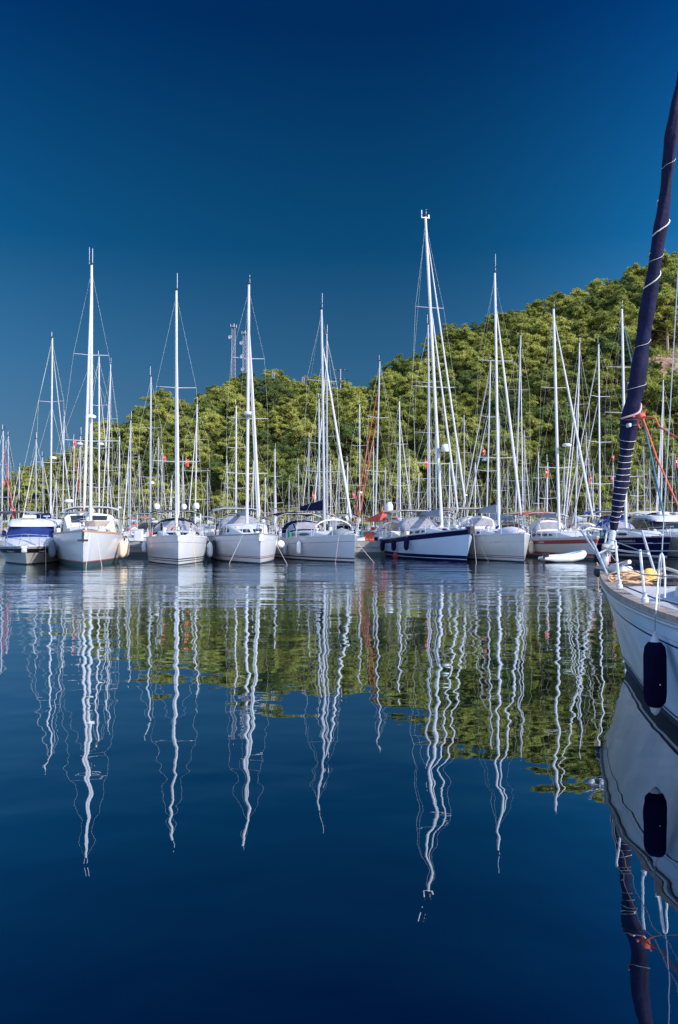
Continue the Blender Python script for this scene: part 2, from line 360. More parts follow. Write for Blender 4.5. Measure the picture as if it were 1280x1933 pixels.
# a row along the shore
u = -40
while u < 1345:
    y = SHORE + rng.uniform(2.0, 5); x = (u - 640) / F * y
    pts.append((x, y, float(ground(x, y)), u)); u += rng.uniform(4.0, 6.2) / y * F
add_tree_points(9000, -50, 1330, 4.6)
add_tree_points(6000, -50, 1330, 3.7)
add_tree_points(6000, -50, 1330, 3.1)
for i, (x, y, z, u) in enumerate(pts):
    sc = rng.uniform(.62, 1.02) * (1 + .25 * max(0, (u - 500) / 780)) * (1 + .35 * max(0, (u - 820) / 460) * min(1, (y - SHORE) / 30))
    Tt = (995 - np.interp(u, SX, SYY)) / F; sc = max(.3, min(sc, (Tt * y + 2.9 - z) / 8.9 * (rng.uniform(.74, 1.16) if u > 260 else rng.uniform(.92, 1.1))))
    vv = 995 - (z - 2) / y * F
    if 1185 < u < 1345 and 725 < vv < 800: sc *= lerp(.42, .8, (vv - 725) / 75)
    d, cm = protos[rng.integers(0, 8)]
    r = empty('pine_tree', (x, y, z - .2), rng.uniform(0, 6.28)); r.scale = (sc * rng.uniform(.9, 1.1), sc * rng.uniform(.9, 1.1), sc)
    hr, rr = ridge(np.array(u)); top = y > float(rr) - 5; low = y < SHORE + 8
    side = 'left' if u < 430 else ('right' if u > 860 else 'middle')
    if top: lab = {'left': 'green pine on the falling skyline of the wooded hill, left part', 'middle': 'green pine on the low skyline in the middle of the hill', 'right': 'green pine on the high skyline of the hill at right'}[side]
    elif low: lab = {'left': 'green pine at the foot of the hill behind the left masts', 'middle': 'green pine at the foot of the hill behind the middle masts', 'right': 'green pine at the foot of the hill behind the right masts'}[side]
    else: lab = {'left': 'green pine standing on the hill slope behind the left masts', 'middle': 'green pine standing on the hill slope behind the middle masts', 'right': 'green pine standing on the steep slope behind the right masts'}[side]
    tag(r, lab, 'tree', 'pines: ' + lab[11:])
    a = bpy.data.objects.new('trunk', d); C.objects.link(a); a.parent = r
    a = bpy.data.objects.new('crown', cm); C.objects.link(a); a.parent = r
# undergrowth
n = 5200; uu = rng.uniform(-90, 1400, n); hr, rr = ridge(uu); yy = SHORE + .5 + rng.uniform(0, 1, n) ** .9 * (rr + 4 - SHORE); xx = (uu - 640) / F * yy
zz = ground(xx, yy); vpx = 995 - (zz - 2) / yy * F
k = ~((uu > 1200) & (uu < 1345) & (vpx > 672) & (vpx < 735)) ; k = k | (rng.random(n) < .4); cen = np.stack([xx, yy, zz + .25], 1)[k]
cen = np.concatenate([cen + rng.normal(size=cen.shape) * np.array([.7, .7, .25]) for _ in range(7)])
v, f = needles(cen, rng.uniform(.8, 1.4, len(cen)), rng, 6, .6, .09)
me = mesh_np('undergrowth', v, f, FOL); o = bpy.data.objects.new('undergrowth', me); C.objects.link(o)
tag(o, 'low green scrub covering the ground between the pines', 'scrub', kind='stuff')
# ------------------------------------------------------------------ towers and poles on the hill
def lattice(name, u, ytop, D, w, label, dishes, wt=None):
    top = P(u, ytop, D); x = top.x; g = float(ground(x, D)); H = top.z - g; wt = wt or w
    r = empty(name, (x, D, g)); tag(r, label, 'tower')
    m = MB(); n = max(4, int(H / (w * 1.1)))
    def c(i, k): s = lerp(w * 1.35, wt * .8, k / n) / 2; return Vector(((-1 if i in (0, 3) else 1) * s, (-1 if i < 2 else 1) * s, H * k / n))
    for i in range(4): m.tube([c(i, 0), c(i, n)], .06, 5)
    for k in range(n):
        for i in range(4):
            j = (i + 1) % 4; m.tube([c(i, k), c(j, k + 1)], .035, 4, cap=False); m.tube([c(j, k), c(i, k + 1)], .05, 4, cap=False); m.tube([c(i, k + 1), c(j, k + 1)], .05, 4, cap=False)
    m.build('mast', TOWER, r)
    if not dishes: return
    pl = MB(); pl.box((0, 0, H - .4), (w * 1.5, w * 1.5, .1)); pl.build('platform', TOWER, r)
    for kk in range(4):
        a = kk * PI / 2 + .3; q = MB(); q.box((math.cos(a) * w * .8, math.sin(a) * w * .8, H - .1), (.16, .2, 1.1), a, bev=.03); q.build('antenna', PALEM if dishes > 1 else TOWER, r)
    for kk in range(dishes):
        q = MB(); q.lathe([(.05, 0), (.6, .15), (.55, .25), (.05, .1)], (-w * .8 + .2 * kk, -w * .7, H * (.9 - .12 * kk)), 10, ax=(-.3, -1, 0)); q.build('dish', PALEM, r)
lattice('radio_tower', 441, 615, 232, 1.1, 'taller grey lattice radio tower above the pines, left of its twin', 1)
lattice('radio_tower', 462, 628, 240, 1.1, 'lattice radio tower hung with white antennas, right of its twin', 3)
lattice('lattice_pole', 516, 703, 153, .55, 'pale lattice pole standing among the ridge pines, nearest the towers', 0)
lattice('lattice_pole', 573, 712, 155, .6, 'pale lattice pole among the ridge pines, farther from the towers', 0)
def lamp(u, yt, D, arms, label):
    top = P(u, yt, D); g = float(ground(top.x, D)); r = empty('street_lamp', (top.x, D, g)); tag(r, label, 'street lamp'); H = top.z - g
    m = MB(); m.tube([(0, 0, -.3), (0, 0, H)], [.13, .08], 8); m.build('pole', TOWER, r)
    for z, w in arms:
        m = MB(); m.tube([(-w, 0, H - z), (w, 0, H - z)], .05, 5); m.build('arm', TOWER, r)
        for s in (-1, -.4, .4, 1):
            m = MB(); m.box((s * w, 0, H - z - .05), (.45, .3, .22), bev=.05); m.build('lamp_head', DARK if len(arms) > 1 else WPLAS, r)
lamp(643, 697, 156, [(.1, 1.3), (1.9, 1.2)], 'floodlight pole with two crossbars above the pines in mid hill')
lamp(1079, 656, 168, [(.1, .8)], 'short white double street lamp among pines on the right slope')
# ------------------------------------------------------------------ piers
def pier(y0, y1, label, top=1.0):
    r = empty('pier', (0, y0, 0)); tag(r, label, 'pier')
    m = MB(); m.box((0, (y1 - y0) / 2, top - .2), (120, y1 - y0, .4)); m.build('deck', CONC, r, smooth=False)
    m = MB(); m.box((0, (y1 - y0) / 2, top / 2 - .7), (119.8, y1 - y0 - .12, top + .6)); m.build('wall', CONC, r, smooth=False)
    m = MB(); m.box((0, .045, .13), (119.7, .1, .26)); m.build('wet_band', CONCD, r, smooth=False)
    for k in range(-14, 15):
        m = MB(); m.lathe([(.14, 0), (.1, .05), (.09, .25), (.16, .3), (.14, .38), (.02, .4)], (k * 4.0 + 1, .5, top), 10); m.build('bollard', DARK, r)
pier(55.2, 58.0, 'low grey concrete pier behind the front row of yachts')
pier(83.2, 86.0, 'second concrete pier, half hidden behind the yachts')
pier(112.2, 114.6, 'farthest concrete pier near the foot of the wooded hill')
# ------------------------------------------------------------------ sailing boats
class Boat:
    def __init__(s, L, B, hb, hs, rake=.5, wl=.9, flare=.8, kb=.5, kw=.65, tr=.25):
        s.L, s.B, s.hb, s.hs, s.rake, s.wl, s.flare, s.kb, s.kw, s.tr = L, B, hb, hs, rake, wl, flare, kb, kw, tr
    def h(s, t): return s.hs + (s.hb - s.hs) * (1 - t) ** 1.7
    def b(s, t): return max(.0, s.B / 2 * math.sin(PI / 2 * min(1, t / s.kb)) ** .95 * (1 - s.tr * max(0, (t - .5) / .5) ** 2))
    def w(s, t): return max(.0, s.wl * s.B / 2 * math.sin(PI / 2 * min(1, t / s.kw)) ** 1.15 * (1 - (s.tr + .08) * max(0, (t - .5) / .5) ** 2))
    def pt(s, t, z, side=1, off=0):
        h = s.h(t); k = z / h; w, b = s.w(t), s.b(t)
        if k >= 0: y = w + (b - w) * min(1, k) ** s.flare
        else: y = w * max(0, 1 + z / .9) ** .5
        x = -s.L * t - s.rake * (1 - k) * (1 - t) ** 3 + .25 * (1 - k) * max(0, t - .9) * 10 * .6
        return Vector((x, side * (y + off), z))
def hull(bt, root, bands, deck=DECK, ns=22, fine=False, rail=TEAK, railw=.05, railh=.045, railname='toe_rail'):
    ts = [(i / ns) ** 1.25 for i in range(ns + 1)]
    def zz(sp, t): return sp if sp < 50 else bt.h(t) - (sp - 100)
    mats = []; mr = []
    sp = [q[0] for q in bands] + [100.0]
    for i, q in enumerate(bands):
        if q[1] not in mats: mats.append(q[1])
    rowsz = []
    for i, q in enumerate(bands):
        rowsz.append((q[0], 0)); 
        nsub = q[2] if len(q) > 2 else 1
        for k in range(1, nsub): rowsz.append((q[0], k / nsub, sp[i + 1]))
        mr += [mats.index(q[1])] * nsub
    rowsz.append((100.0, 0))
    def zr(r, t): return zz(r[0], t) if len(r) == 2 else lerp(zz(r[0], t), zz(r[2], t), r[1])
    m = MB()
    for side in (1, -1):
        m.grid([[bt.pt(t, zr(r, t), side) for r in rowsz] for t in ts], mrow=mr, flip=side < 0)
    # transom
    pr = [bt.pt(1, zr(r, 1), 1) for r in rowsz]; sr = [bt.pt(1, zr(r, 1), -1) for r in rowsz]
    m.grid([pr, sr], mrow=mr)
    ho = m.build('hull', mats, root)
    m = MB(); m.grid([[(-bt.L * t, bt.b(t) * q, bt.h(t) - .025 + .05 * (1 - q * q)) for q in (-1, -.6, 0, .6, 1)] for t in ts], flip=True)
    m.build('deck', deck, root)
    if rail:
        for side in (1, -1):
            m = MB(); rg = []
            for t in ts:
                y = bt.b(t); h = bt.h(t); x = -bt.L * t
                rg.append([(x, side * (y + .012), h - .01), (x, side * (y + .012), h + railh), (x, side * max(0, y - railw), h + railh), (x, side * max(0, y - railw), h - .03)])
            m.loft(rg); m.build(railname, rail, root)
    return ho
def patch(bt, t0, t1, z0, z1, side, off, m=None, nt=6, rel=False, round_=False):
    m = m or MB()
    rows = []
    for i in range(nt + 1):
        t = lerp(t0, t1, i / nt); a = z0; c = z1
        if round_:
            k = math.sqrt(max(.05, 1 - (2 * i / nt - 1) ** 2)); mid = (z0 + z1) / 2; a = mid - (z1 - z0) / 2 * k; c = mid + (z1 - z0) / 2 * k
        if rel: a = bt.h(t) - a; c = bt.h(t) - c
        rows.append([bt.pt(t, a, side, off), bt.pt(t, c, side, off)])
    return m.grid(rows, flip=side < 0)
def cabin(root, secs, mat_=DECK, win=None, name='coachroof', front_win=False, hz=None):
    """secs: (x, halfwidth, z0, height)"""
    m = MB(); rg = []
    for x, w, z0, h in secs:
        rg.append([(x, -w, z0 - .1), (x, -w, z0), (x, -w * .93, z0 + h * .8), (x, -w * .82, z0 + h * .95), (x, -w * .4, z0 + h * 1.03), (x, 0, z0 + h * 1.06), (x, w * .4, z0 + h * 1.03), (x, w * .82, z0 + h * .95), (x, w * .93, z0 + h * .8), (x, w, z0), (x, w, z0 - .1)])
    m.loft(rg); co_ = m.build(name, mat_, root)
    if win:
        for side in (1, -1):
            for (a, b_) in win:
                q = MB(); rows = []
                def sec(x):
                    for i in range(len(secs) - 1):
                        if secs[i][0] >= x >= secs[i + 1][0]:
                            f = (secs[i][0] - x) / (secs[i][0] - secs[i + 1][0]); return [lerp(secs[i][k], secs[i + 1][k], f) for k in range(4)]
                    return secs[-1]
                for i in range(5):
                    x = lerp(a, b_, i / 4); _, w, z0, h = sec(x)
                    e = .12 if i in (0, 4) else 0
                    rows.append([(x, side * (w * (1 - .07 * (k / .8)) + .006), z0 + h * k) for k in (.3 + e, .68 - e)])
                q.grid(rows, flip=side < 0); q.build('window', GLASS, co_, smooth=False)
    if front_win:
        for side in (1, -1):
            x0, w0, z0, h0 = secs[0]; x1, w1, z1, h1 = secs[1]
            q = MB(); rows = []
            for f in (.25, .8):
                x = lerp(x0, x1, f); w = lerp(w0, w1, f); z = lerp(z0 + h0 * 1.04, z1 + h1 * 1.04, f) + .012
                rows.append([(x, side * w * .12, z), (x, side * w * .72, z - .01)])
            q.grid(rows, flip=side > 0); q.build('window', GLASS, co_, smooth=False)
def arch_pts(x, w, z0, h, n=12, p=2.4, a0=0, a1=PI, off=0):
    r = []
    for i in range(n + 1):
        a = lerp(a0, a1, i / n); ca, sa = math.cos(a), math.sin(a)
        r.append((x, (w + off) * math.copysign(abs(ca) ** (2 / p), ca), z0 + (h + off) * abs(sa) ** (2 / p)))
    return r
def sprayhood(root, x, w, z0, h, L=1.3, mat_=CNAVY, window=True, wtop=.62):
    secs = [(x, w * .93, z0, .10), (x - L * .38, w * .98, z0, h * .86), (x - L * .7, w, z0, h), (x - L, w, z0, h * 1.0)]
    m = MB(); m.grid([arch_pts(a, b_, c, d) for a, b_, c, d in secs]); so_ = m.build('sprayhood', mat_, root)
    if window:
        for a0, a1 in ((.16, .9), (1.0, 2.14), (2.24, 2.98)):
            q = MB(); rows = []
            for k in (.25, .6, .95):
                f = k; s0, s1 = secs[0], secs[1]
                rows.append([tuple(v) for v in arch_pts(lerp(s0[0], s1[0], f) + .012, lerp(s0[1], s1[1], f), lerp(s0[2], s1[2], f), lerp(s0[3], s1[3], f), 5, a0=a0, a1=a1, off=.012)])
            q.grid(rows); q.build('window', PANEL, so_)
    for xx, hh in ((x - L * .38, h * .86), (x - L, h)):
        q = MB(); q.tube(arch_pts(xx, w, z0, hh, 10, off=-.015), .013, 5); q.build('frame', STEEL, so_)
def bimini(root, x0, x1, w, z, zd, mat_=CNAVY, crown=.12):
    m = MB(); top = []; bot = []
    for i in range(5):
        f = i / 4; x = lerp(x0, x1, f); dz = -.10 * (2 * f - 1) ** 2
        row = [(x, w * q, z + dz + crown * (1 - q * q) - (.06 if abs(q) == 1 else 0)) for q in (-1, -.75, -.35, 0, .35, .75, 1)]
        top.append(row); bot.append([(a, b_, c - .03) for a, b_, c in row])
    m.grid(top, flip=True); m.grid(bot); bo_ = m.build('bimini', mat_, root)
    for x in (x0, (x0 + x1) / 2, x1):
        q = MB(); xm = (x0 + x1) / 2
        q.tube([(lerp(xm, x, .3), -w * 1.0, zd), (x, -w, z - .18), (x, -w * .6, z + .0), (x, w * .6, z + .0), (x, w, z - .18), (lerp(xm, x, .3), w * 1.0, zd)], .016, 5); q.build('frame', STEEL, bo_)
def pulpit(root, bt, front=True, h=.58, r=.016, n=5, mat_=STEEL):
    L = bt.L
    def e(t, s, dz=0, ins=.06): return Vector((-L * t, s * max(.05, bt.b(t) - ins), bt.h(t) + dz))
    if front:
        t1 = min(.16, 1.5 / L); pts = [e(t1, 1, 0), e(t1, 1, h), e(t1 * .5, 1, h + .02), Vector((.12, .12, bt.hb + h + .05)), Vector((.12, -.12, bt.hb + h + .05)), e(t1 * .5, -1, h + .02), e(t1, -1, h), e(t1, -1, 0)]
        q = MB(); q.tube(pts, r, n); po_ = q.build('pulpit', mat_, root)
        for s in (1, -1):
            q = MB(); q.tube([e(t1 * .35, s, 0), Vector((.05, s * .15, bt.hb + h + .03))], r * .9, n); q.build('leg', mat_, po_)
    else:
        pts = [e(.86, 1, 0), e(.86, 1, h), e(1, 1, h), e(1, -1, h), e(.86, -1, h), e(.86, -1, 0)]
        q = MB(); q.tube(pts, r, n); po_ = q.build('pushpit', mat_, root)
        for s in (1, -.4, .4, -1):
            q = MB(); y = s * (bt.b(1) - .08); q.tube([(-L + .02, y, bt.h(1)), (-L + .02, y, bt.h(1) + h)], r * .9, n); q.build('leg', mat_, po_)
def rails(root, bt, ts, h=.56, wr=.006):
    for s in (1, -1):
        prev = []
        for t in ts:
            y = s * (bt.b(t) - .06); z = bt.h(t)
            q = MB(); q.tube([(-bt.L * t, y, z), (-bt.L * t, y, z + h)], .014, 5); q.build('stanchion', STEEL, root)
            prev.append((-bt.L * t, y, z))
        for k in (.55, .97):
            q = MB(); q.tube([(x, y, z + h * k) for x, y, z in prev], wr, 4, cap=False); q.build('lifeline', WIRE, root)
def rig(root, bt, mx, top, zb=None, r=.1, spr=((.36, 1.1), (.66, .9)), stays=((.9, 0, .07, None),), wr=.0042, mast=None, boom=True, cover=None, boomlen=None, head=1, wire=None, boomz=1.15, lean0=0, backstay=True, sweep=.12, bag=.2):
    mast = mast or ALU; wire = wire or WIRE; L = bt.L; cover = cover or CGREY
    zb = zb if zb is not None else bt.h(mx / L) + .1
    b0 = Vector((-mx, lean0, zb)); tp = Vector(top); mp = lambda f: b0.lerp(tp, f)
    m = MB(); r *= .72
    m.tube([mp(0), mp(.5), mp(.86), mp(1)], [r, r, r * .94, r * .75], 10, sy=.75); mo = m.build('mast', mast, root)
    cy = bt.b(mx / L) - .1; cz = bt.h(mx / L)
    tips = {1: [], -1: []}
    for f, ln in spr:
        for s in (1, -1):
            a = mp(f); tip = a + Vector((-sweep, s * ln, .07)); tips[s].append(tip)
            q = MB(); q.tube([a, tip], [.042, .028], 5, sy=.7); q.build('spreader', mast, mo)
    for s in (1, -1):
        q = MB(); q.tube([mp(.975)] + tips[s][::-1] + [(-mx - .15, s * cy, cz)], wr, 4, cap=False); q.build('shroud', wire, root)
        if spr:
            q = MB(); q.tube([mp(spr[0][0] - .02), (-mx - .5, s * cy, cz)], wr, 4, cap=False); q.build('shroud', wire, root)
            if len(spr) > 1:
                q = MB(); q.tube([mp(spr[1][0] - .02), tips[s][0]], wr, 4, cap=False); q.build('shroud', wire, root)
    if backstay:
        q = MB(); q.tube([mp(.995), (-L + .1, 0, bt.h(1))], wr, 4, cap=False); q.build('backstay', wire, root)
    for f, tx, rs, sm in stays:
        a = mp(f); bb = Vector((-tx, 0, bt.h(tx / L) + .05))
        q = MB(); q.tube([a, bb], wr, 4, cap=False); q.build('forestay', wire, root)
        if rs:
            q = MB(); ks = [.96, .9, .7, .45, .2, .09, .07]; rr = [.2, .5, .8, .95, 1.05, .9, .3]
            pts = [bb.lerp(a, k) for k in ks]; q.tube(pts, [rs * w * .72 for w in rr], 8); q.build('furled_sail', sm or SAILW, root)
            q = MB(); d = (a - bb).normalized(); q.lathe([(.02, -.05), (.09, -.04), (.09, 0), (.05, .02), (.05, .1), (.09, .12), (.08, .15), (.02, .16)], bb + d * .3, 8, ax=d); q.build('furler_drum', STEEL, root)
    if boom:
        bl = boomlen or L * .36; a = mp(0) + Vector((-r - .03, 0, boomz)); e = a + Vector((-bl, 0, .08))
        q = MB(); q.tube([a, e], .07, 8); q.build('boom', mast, root)
        q = MB(); rg = []
        for k in range(7):
            f = k / 6; c = a.lerp(e, .02 + f * .93); hh = bag * (1.5 - .9 * f); w = .16 * (1.15 - .4 * f) * (1 if k else .9)
            rg.append([c + Vector((0, w * .45, -.03)), c + Vector((0, w, hh * .35)), c + Vector((0, w * .7, hh * .8)), c + Vector((0, 0, hh * 1.05)), c + Vector((0, -w * .7, hh * .8)), c + Vector((0, -w, hh * .35)), c + Vector((0, -w * .45, -.03))])
        q.loft(rg); q.build('sail_cover', cover, root)
    if head:
        q = MB(); q.tube([tp + Vector((0, .05, 0)), tp + Vector((0, .05, .9 * head))], .016, 4); q.build('radio_antenna', WPLAS, mo)
        q = MB(); q.tube([tp, tp + Vector((.28, 0, .1)), tp + Vector((.28, 0, .28))], .012, 4); q.box(tp + Vector((.28, 0, .28)), (.3, .02, .06)); q.box(tp + Vector((0, 0, .02)), (.26, .16, .08), bev=.02); q.build('wind_vane', DARK, mo)
    return mp
def deck_gear(root, bt, seed, mx_, boat_front=True):
    g = random.Random(seed); h = bt.h; L = bt.L
    q = MB(); x = -L * .17; q.box((x, 0, h(.17) + .06), (.5, .5, .07), bev=.06); q.build('hatch', GLASS, root)
    for s in (1, -1):
        q = MB(); x = -L * .3 - .3 * g.random(); q.lathe([(.05, 0), (.05, .12), (.1, .14), (.12, .22), (.02, .27)], (x, s * bt.B * .2, h(.3) + .3), 8); q.build('vent', g.choice([STEEL, WPLAS]), root)
    for k in range(3):
        q = MB(); cx = -mx_ + g.uniform(-.3, .5); cy = g.uniform(-.35, .35); z = h(.35) + .5
        for j in range(3): q.tube([(cx + math.cos(a) * (.16 + .02 * j), cy + math.sin(a) * .1, z + .03 * j + .09 * math.sin(a)) for a in np.linspace(0, 6, 9)], .022, 4)
        q.build('halyard_coil', g.choice([ROPE, ROPEW, CBLUE, CRED]), root)
    q = MB(); y = g.choice([-1, 1]) * bt.b(.98) * .7
    q.tube([(-L + .05, y + .26 * math.cos(a), h(1) + .5 + .26 * math.sin(a)) for a in np.linspace(.5, 5.8, 11)], .06, 6); q.build('lifebuoy', g.choice([CORNG, WPLAS, FLAGR]), root)
    q = MB(); q.box((-L + .35, -y * .8, h(1) + .62), (.35, .3, .5), bev=.08); q.build('outboard_motor', g.choice([DARK, CGREY, WPLAS]), root)
    for j in range(2):
        q = MB(); x = -L * g.uniform(.45, .8); q.box((x, g.choice([-1, 1]) * bt.b(.6) * .85, h(.6) + .22), (.35, .2, .4), bev=.05); q.build('jerry_can', g.choice([CRED, CBLUE, CGREEN, FBE, WPLAS]), root)
    if g.random() < .6:
        q = MB(); z = h(1) + 2.1; q.box((-L + .4, 0, z), (.8, bt.B * .5, .04), bev=.01); q.build('solar_panel', GLASS, root)
        for s in (1, -1):
            q = MB(); q.tube([(-L + .3, s * bt.B * .25, h(1)), (-L + .4, s * bt.B * .25, z)], .022, 5); q.build('arch_leg', STEEL, root)
    q = MB(); q.tube([(.02, .05, bt.hb + .04), (-.5, .1, bt.hb + .1), (-1.1, 0, h(.1) + .08)], .03, 5); q.build('anchor_chain', STEEL, root)
    q = MB(); q.box((-1.2, 0, h(.1) + .1), (.3, .24, .2), bev=.05); q.build('windlass', g.choice([STEEL, WPLAS]), root)
def radar(root, p, r=.28, ax=None):
    q = MB(); q.lathe([(.03, 0), (r * .9, .02), (r, .08), (r * .97, .16), (r * .6, .22), (.02, .24)], p, 12); q.build('radar', WPLAS, root)
def dome(root, p, r=.25, pole=0):
    q = MB(); q.lathe([(r * .5, -r * .9), (r * .85, -r * .8), (r * .98, -.2 * r), (r, .2 * r), (r * .85, .65 * r), (r * .5, .93 * r), (.02, r)], p, 12); q.build('satellite_dome', WPLAS, root)
    if pole: q = MB(); q.tube([(p[0], p[1], p[2] - r - pole), (p[0], p[1], p[2] - r * .8)], .03, 6); q.build('dome_pole', STEEL, root)
def place(root, p): return root.matrix_basis @ Vector(p)
def root_at(name, mastxy, mx, ang, away=False):
    a = R(ang); fx, fy = math.sin(a), (math.cos(a) if away else -math.cos(a))
    r = empty(name, (mastxy[0] + fx * mx, mastxy[1] + fy * mx, 0), math.atan2(fy, fx)); return r
def local(root, w):
    d = Vector(w) - root.location; c, s = math.cos(-root.rotation_euler.z), math.sin(-root.rotation_euler.z)
    return Vector((d.x * c - d.y * s, d.x * s + d.y * c, d.z))
def tomatrix(root): return Matrix.Translation(root.location) @ Matrix.Rotation(root.rotation_euler.z, 4, 'Z')
def fender(root, bt, t, side, ztop, ln, r, mat_, label, ball=False, group=None, cat='fender', cap=None):
    M = tomatrix(root); e = bt.pt(t, ztop - ln / 2, side, r * 1.02); low = M @ bt.pt(t, ztop - ln, side, 0)
    yy = max(bt.pt(t, z, side, 0).y * side for z in (ztop, ztop - ln / 2, ztop - ln)) + r * 1.03
    c = M @ Vector((e.x, side * yy, ztop)); rail = M @ Vector((e.x, side * (bt.b(t) + .02), bt.h(t) + .05))
    f = empty('fender', c); tag(f, label, cat, group)
    q = MB()
    if ball: q.ell((0, 0, -r), (r, r, r), 16, 12)
    else: q.lathe([(.02, -ln), (r * .5, -ln + r * .25), (r * .88, -ln + r * .7), (r, -ln + r * 1.3), (r, -r * 1.3), (r * .88, -r * .7), (r * .5, -r * .25), (r * .3, 0), (.02, .04)], n=16)
    q.build('body', mat_, f)
    if cap:
        q = MB(); q.lathe([(.02, .1), (r * .35, .08), (r * .5, -.03), (r * .6, -.06)], n=12); q.build('end_cap', cap, f)
        q = MB(); q.lathe([(r * .5, -ln + .035), (r * .4, -ln - .03), (r * .15, -ln - .07), (.02, -ln - .08)], n=12); q.build('end_cap', cap, f)
    q = MB(); q.tube([(0, 0, -.01), rail - c], .012 if r < .12 else .009, 5); q.build('rope', ROPE, f)
    return f
def line(name, pts, r, m, label, cat='rope', n=5, group=None):
    c = Vector(pts[0]); q = MB(); q.tube([Vector(p) - c for p in pts], r, n); o = q.build(name, m, loc=c); tag(o, label, cat, group); return o
def mooring(root, start, d, label, sag=.0, m=None):
    """from the bow down into the water ahead"""
    M = tomatrix(root); a = M @ Vector(start); e = M @ (Vector(start) + Vector(d)); e.z = -.3
    pts = [a.lerp(e, k) - Vector((0, 0, sag * math.sin(PI * k))) for k in (0, .25, .5, .75, 1)]
    line('mooring_line', pts, .010, m or ROPE, label, 'mooring line')
def flag(px, py, D, h, label, on=None, mtop=False):
    p = P(px, py, D); w = h * .62; r = empty('flag', p); tag(r, label, 'flag', None)
    q = MB(); rows = []
    for i in range(7):
        f = i / 6; rows.append([(w * f * .55 + .02 * math.sin(f * 9), .05 * math.sin(f * 7 + k), -h * k * (1 - .1 * f) - f * h * .25) for k in (0, .33, .66, 1)])
    q.grid(rows); q.build('cloth', FLAGR, r)
    q = MB(); c = []  # crescent and star
    rr = h * .13
    a = [(math.cos(x) * rr, math.sin(x) * rr) for x in np.linspace(.6, 2 * PI - .6, 12)]; bb = [(math.cos(x) * rr * .78 + rr * .28, math.sin(x) * rr * .78) for x in np.linspace(.75, 2 * PI - .75, 12)]
    ox, oz = w * .2, -h * .5
    q.grid([[(ox + x, -.085, oz + z) for x, z in a], [(ox + x, -.085, oz + z) for x, z in bb]])
    st = [(math.cos(PI / 2 + k * PI / 5) * rr * (.5 if k % 2 == 0 else .2) + rr * 1.1, math.sin(PI / 2 + k * PI / 5) * rr * (.5 if k % 2 == 0 else .2)) for k in range(10)]
    bi = len(q.v); q.v += [(ox + x, -.085, oz + z) for x, z in st]; q.f.append(tuple(range(bi, bi + 10))); q.m.append(0)
    q.build('crescent_and_star', FLAGW, r, smooth=False)
    q = MB(); q.tube([(0, 0, .15), (0, 0, -h * 1.3)], .008, 4); q.build('halyard', WIRE, r)

def text_on_hull(root, bt, txt, t0, zc, size, side, m, name='name_lettering', rel=True, shear=0):
    cu = bpy.data.curves.new('lettering', 'FONT'); cu.body = txt; cu.size = size; cu.shear = shear
    o = bpy.data.objects.new('lettering', cu); C.objects.link(o); bpy.context.view_layer.update()
    me = bpy.data.meshes.new_from_object(o.evaluated_get(bpy.context.evaluated_depsgraph_get())); bpy.data.objects.remove(o)
    sgn = 1
    for v in me.vertices:
        # the side seen from the left of the picture: text runs from stern to bow
        x = v.co.x * (-1 if side < 0 else 1)
        t = t0 - (v.co.x / bt.L) * (1 if side < 0 else -1)
        z = zc + v.co.y; z = bt.h(t) - (-v.co.y + zc) if rel else z
        v.co = bt.pt(t, z, side, .006)
    me.materials.clear(); me.materials.append(m); o = bpy.data.objects.new(name, me); C.objects.link(o); o.parent = root; return o
# ==== front row ====================================================
def front(label, bow, ang, L, B, hb, hs, mastD, mt, mast_px, **k):
    """bow = (px, D of the bow); mt = masthead pixel; mast_px = base pixel x"""
    a = R(ang); bx = P(bow[0], 1000, bow[1]); fx, fy = math.sin(a), -math.cos(a)
    r = empty('sailboat', (bx.x, bow[1], 0), math.atan2(fy, fx)); tag(r, label, 'sailboat', 'yachts moored in the front row')
    bt = Boat(L, B, hb, hs, **k.get('shape', {}))
    base = P(mast_px, 1000, mastD); lb = local(r, (base.x, mastD, 0)); mx_ = -lb.x
    tp = P(mt[0], mt[1], mastD); lt = local(r, tp)
    return r, bt, mx_, lt, lb.y
# --- yacht with wooden rail (second from left)
r, bt, mx_, top, ly = front('broad white cruising yacht with wooden rail and beige deckhouse, red boot line', (157, 39), 15, 12.6, 3.8, 1.78, 1.45, 44.5, (173, 499), 171, shape=dict(rake=.35, wl=.88))
hull(bt, r, [(-.7, ANTI, 2), (.0, ANTIG), (.24, RED), (.29, WHITE, 6)], rail=TEAKW, railw=.1, railh=.08)
hb = bt.h
cabin(r, [(-2.7, .7, hb(.2), .12), (-3.4, 1.0, hb(.27), .38), (-6.2, 1.25, hb(.5), .46)], DECK, [(-3.8, -4.6), (-5.0, -5.9)])
cabin(r, [(-6.2, 1.25, hb(.5) + .1, .4), (-6.7, 1.45, hb(.5) + .1, 1.1), (-9.2, 1.5, hb(.7), 1.25), (-9.6, 1.5, hb(.7), 1.2)], CBEIGE, [(-7.0, -7.8), (-8.0, -8.9)], name='deckhouse', front_win=True)
bimini(r, -9.7, -12.6, 1.6, hb(.9) + 1.75, hb(.9), CBEIGE)
mp = rig(r, bt, mx_, top, r=.125, spr=((.34, 1.55), (.66, .95)), stays=((.965, .15, .10, SAILW), (.70, 1.4, .0, None)), boomlen=4.4, cover=CBEIGE, head=1, lean0=ly)
q = MB(); q.tube([mp(1) + Vector((0, -.12, 0)), mp(1) + Vector((0, -.12, .95))], .012, 4); q.build('radio_antenna', WPLAS, r)
pulpit(r, bt); pulpit(r, bt, False); rails(r, bt, [.12, .24, .36, .48, .6, .72, .86], .62); deck_gear(r, bt, 1, mx_)
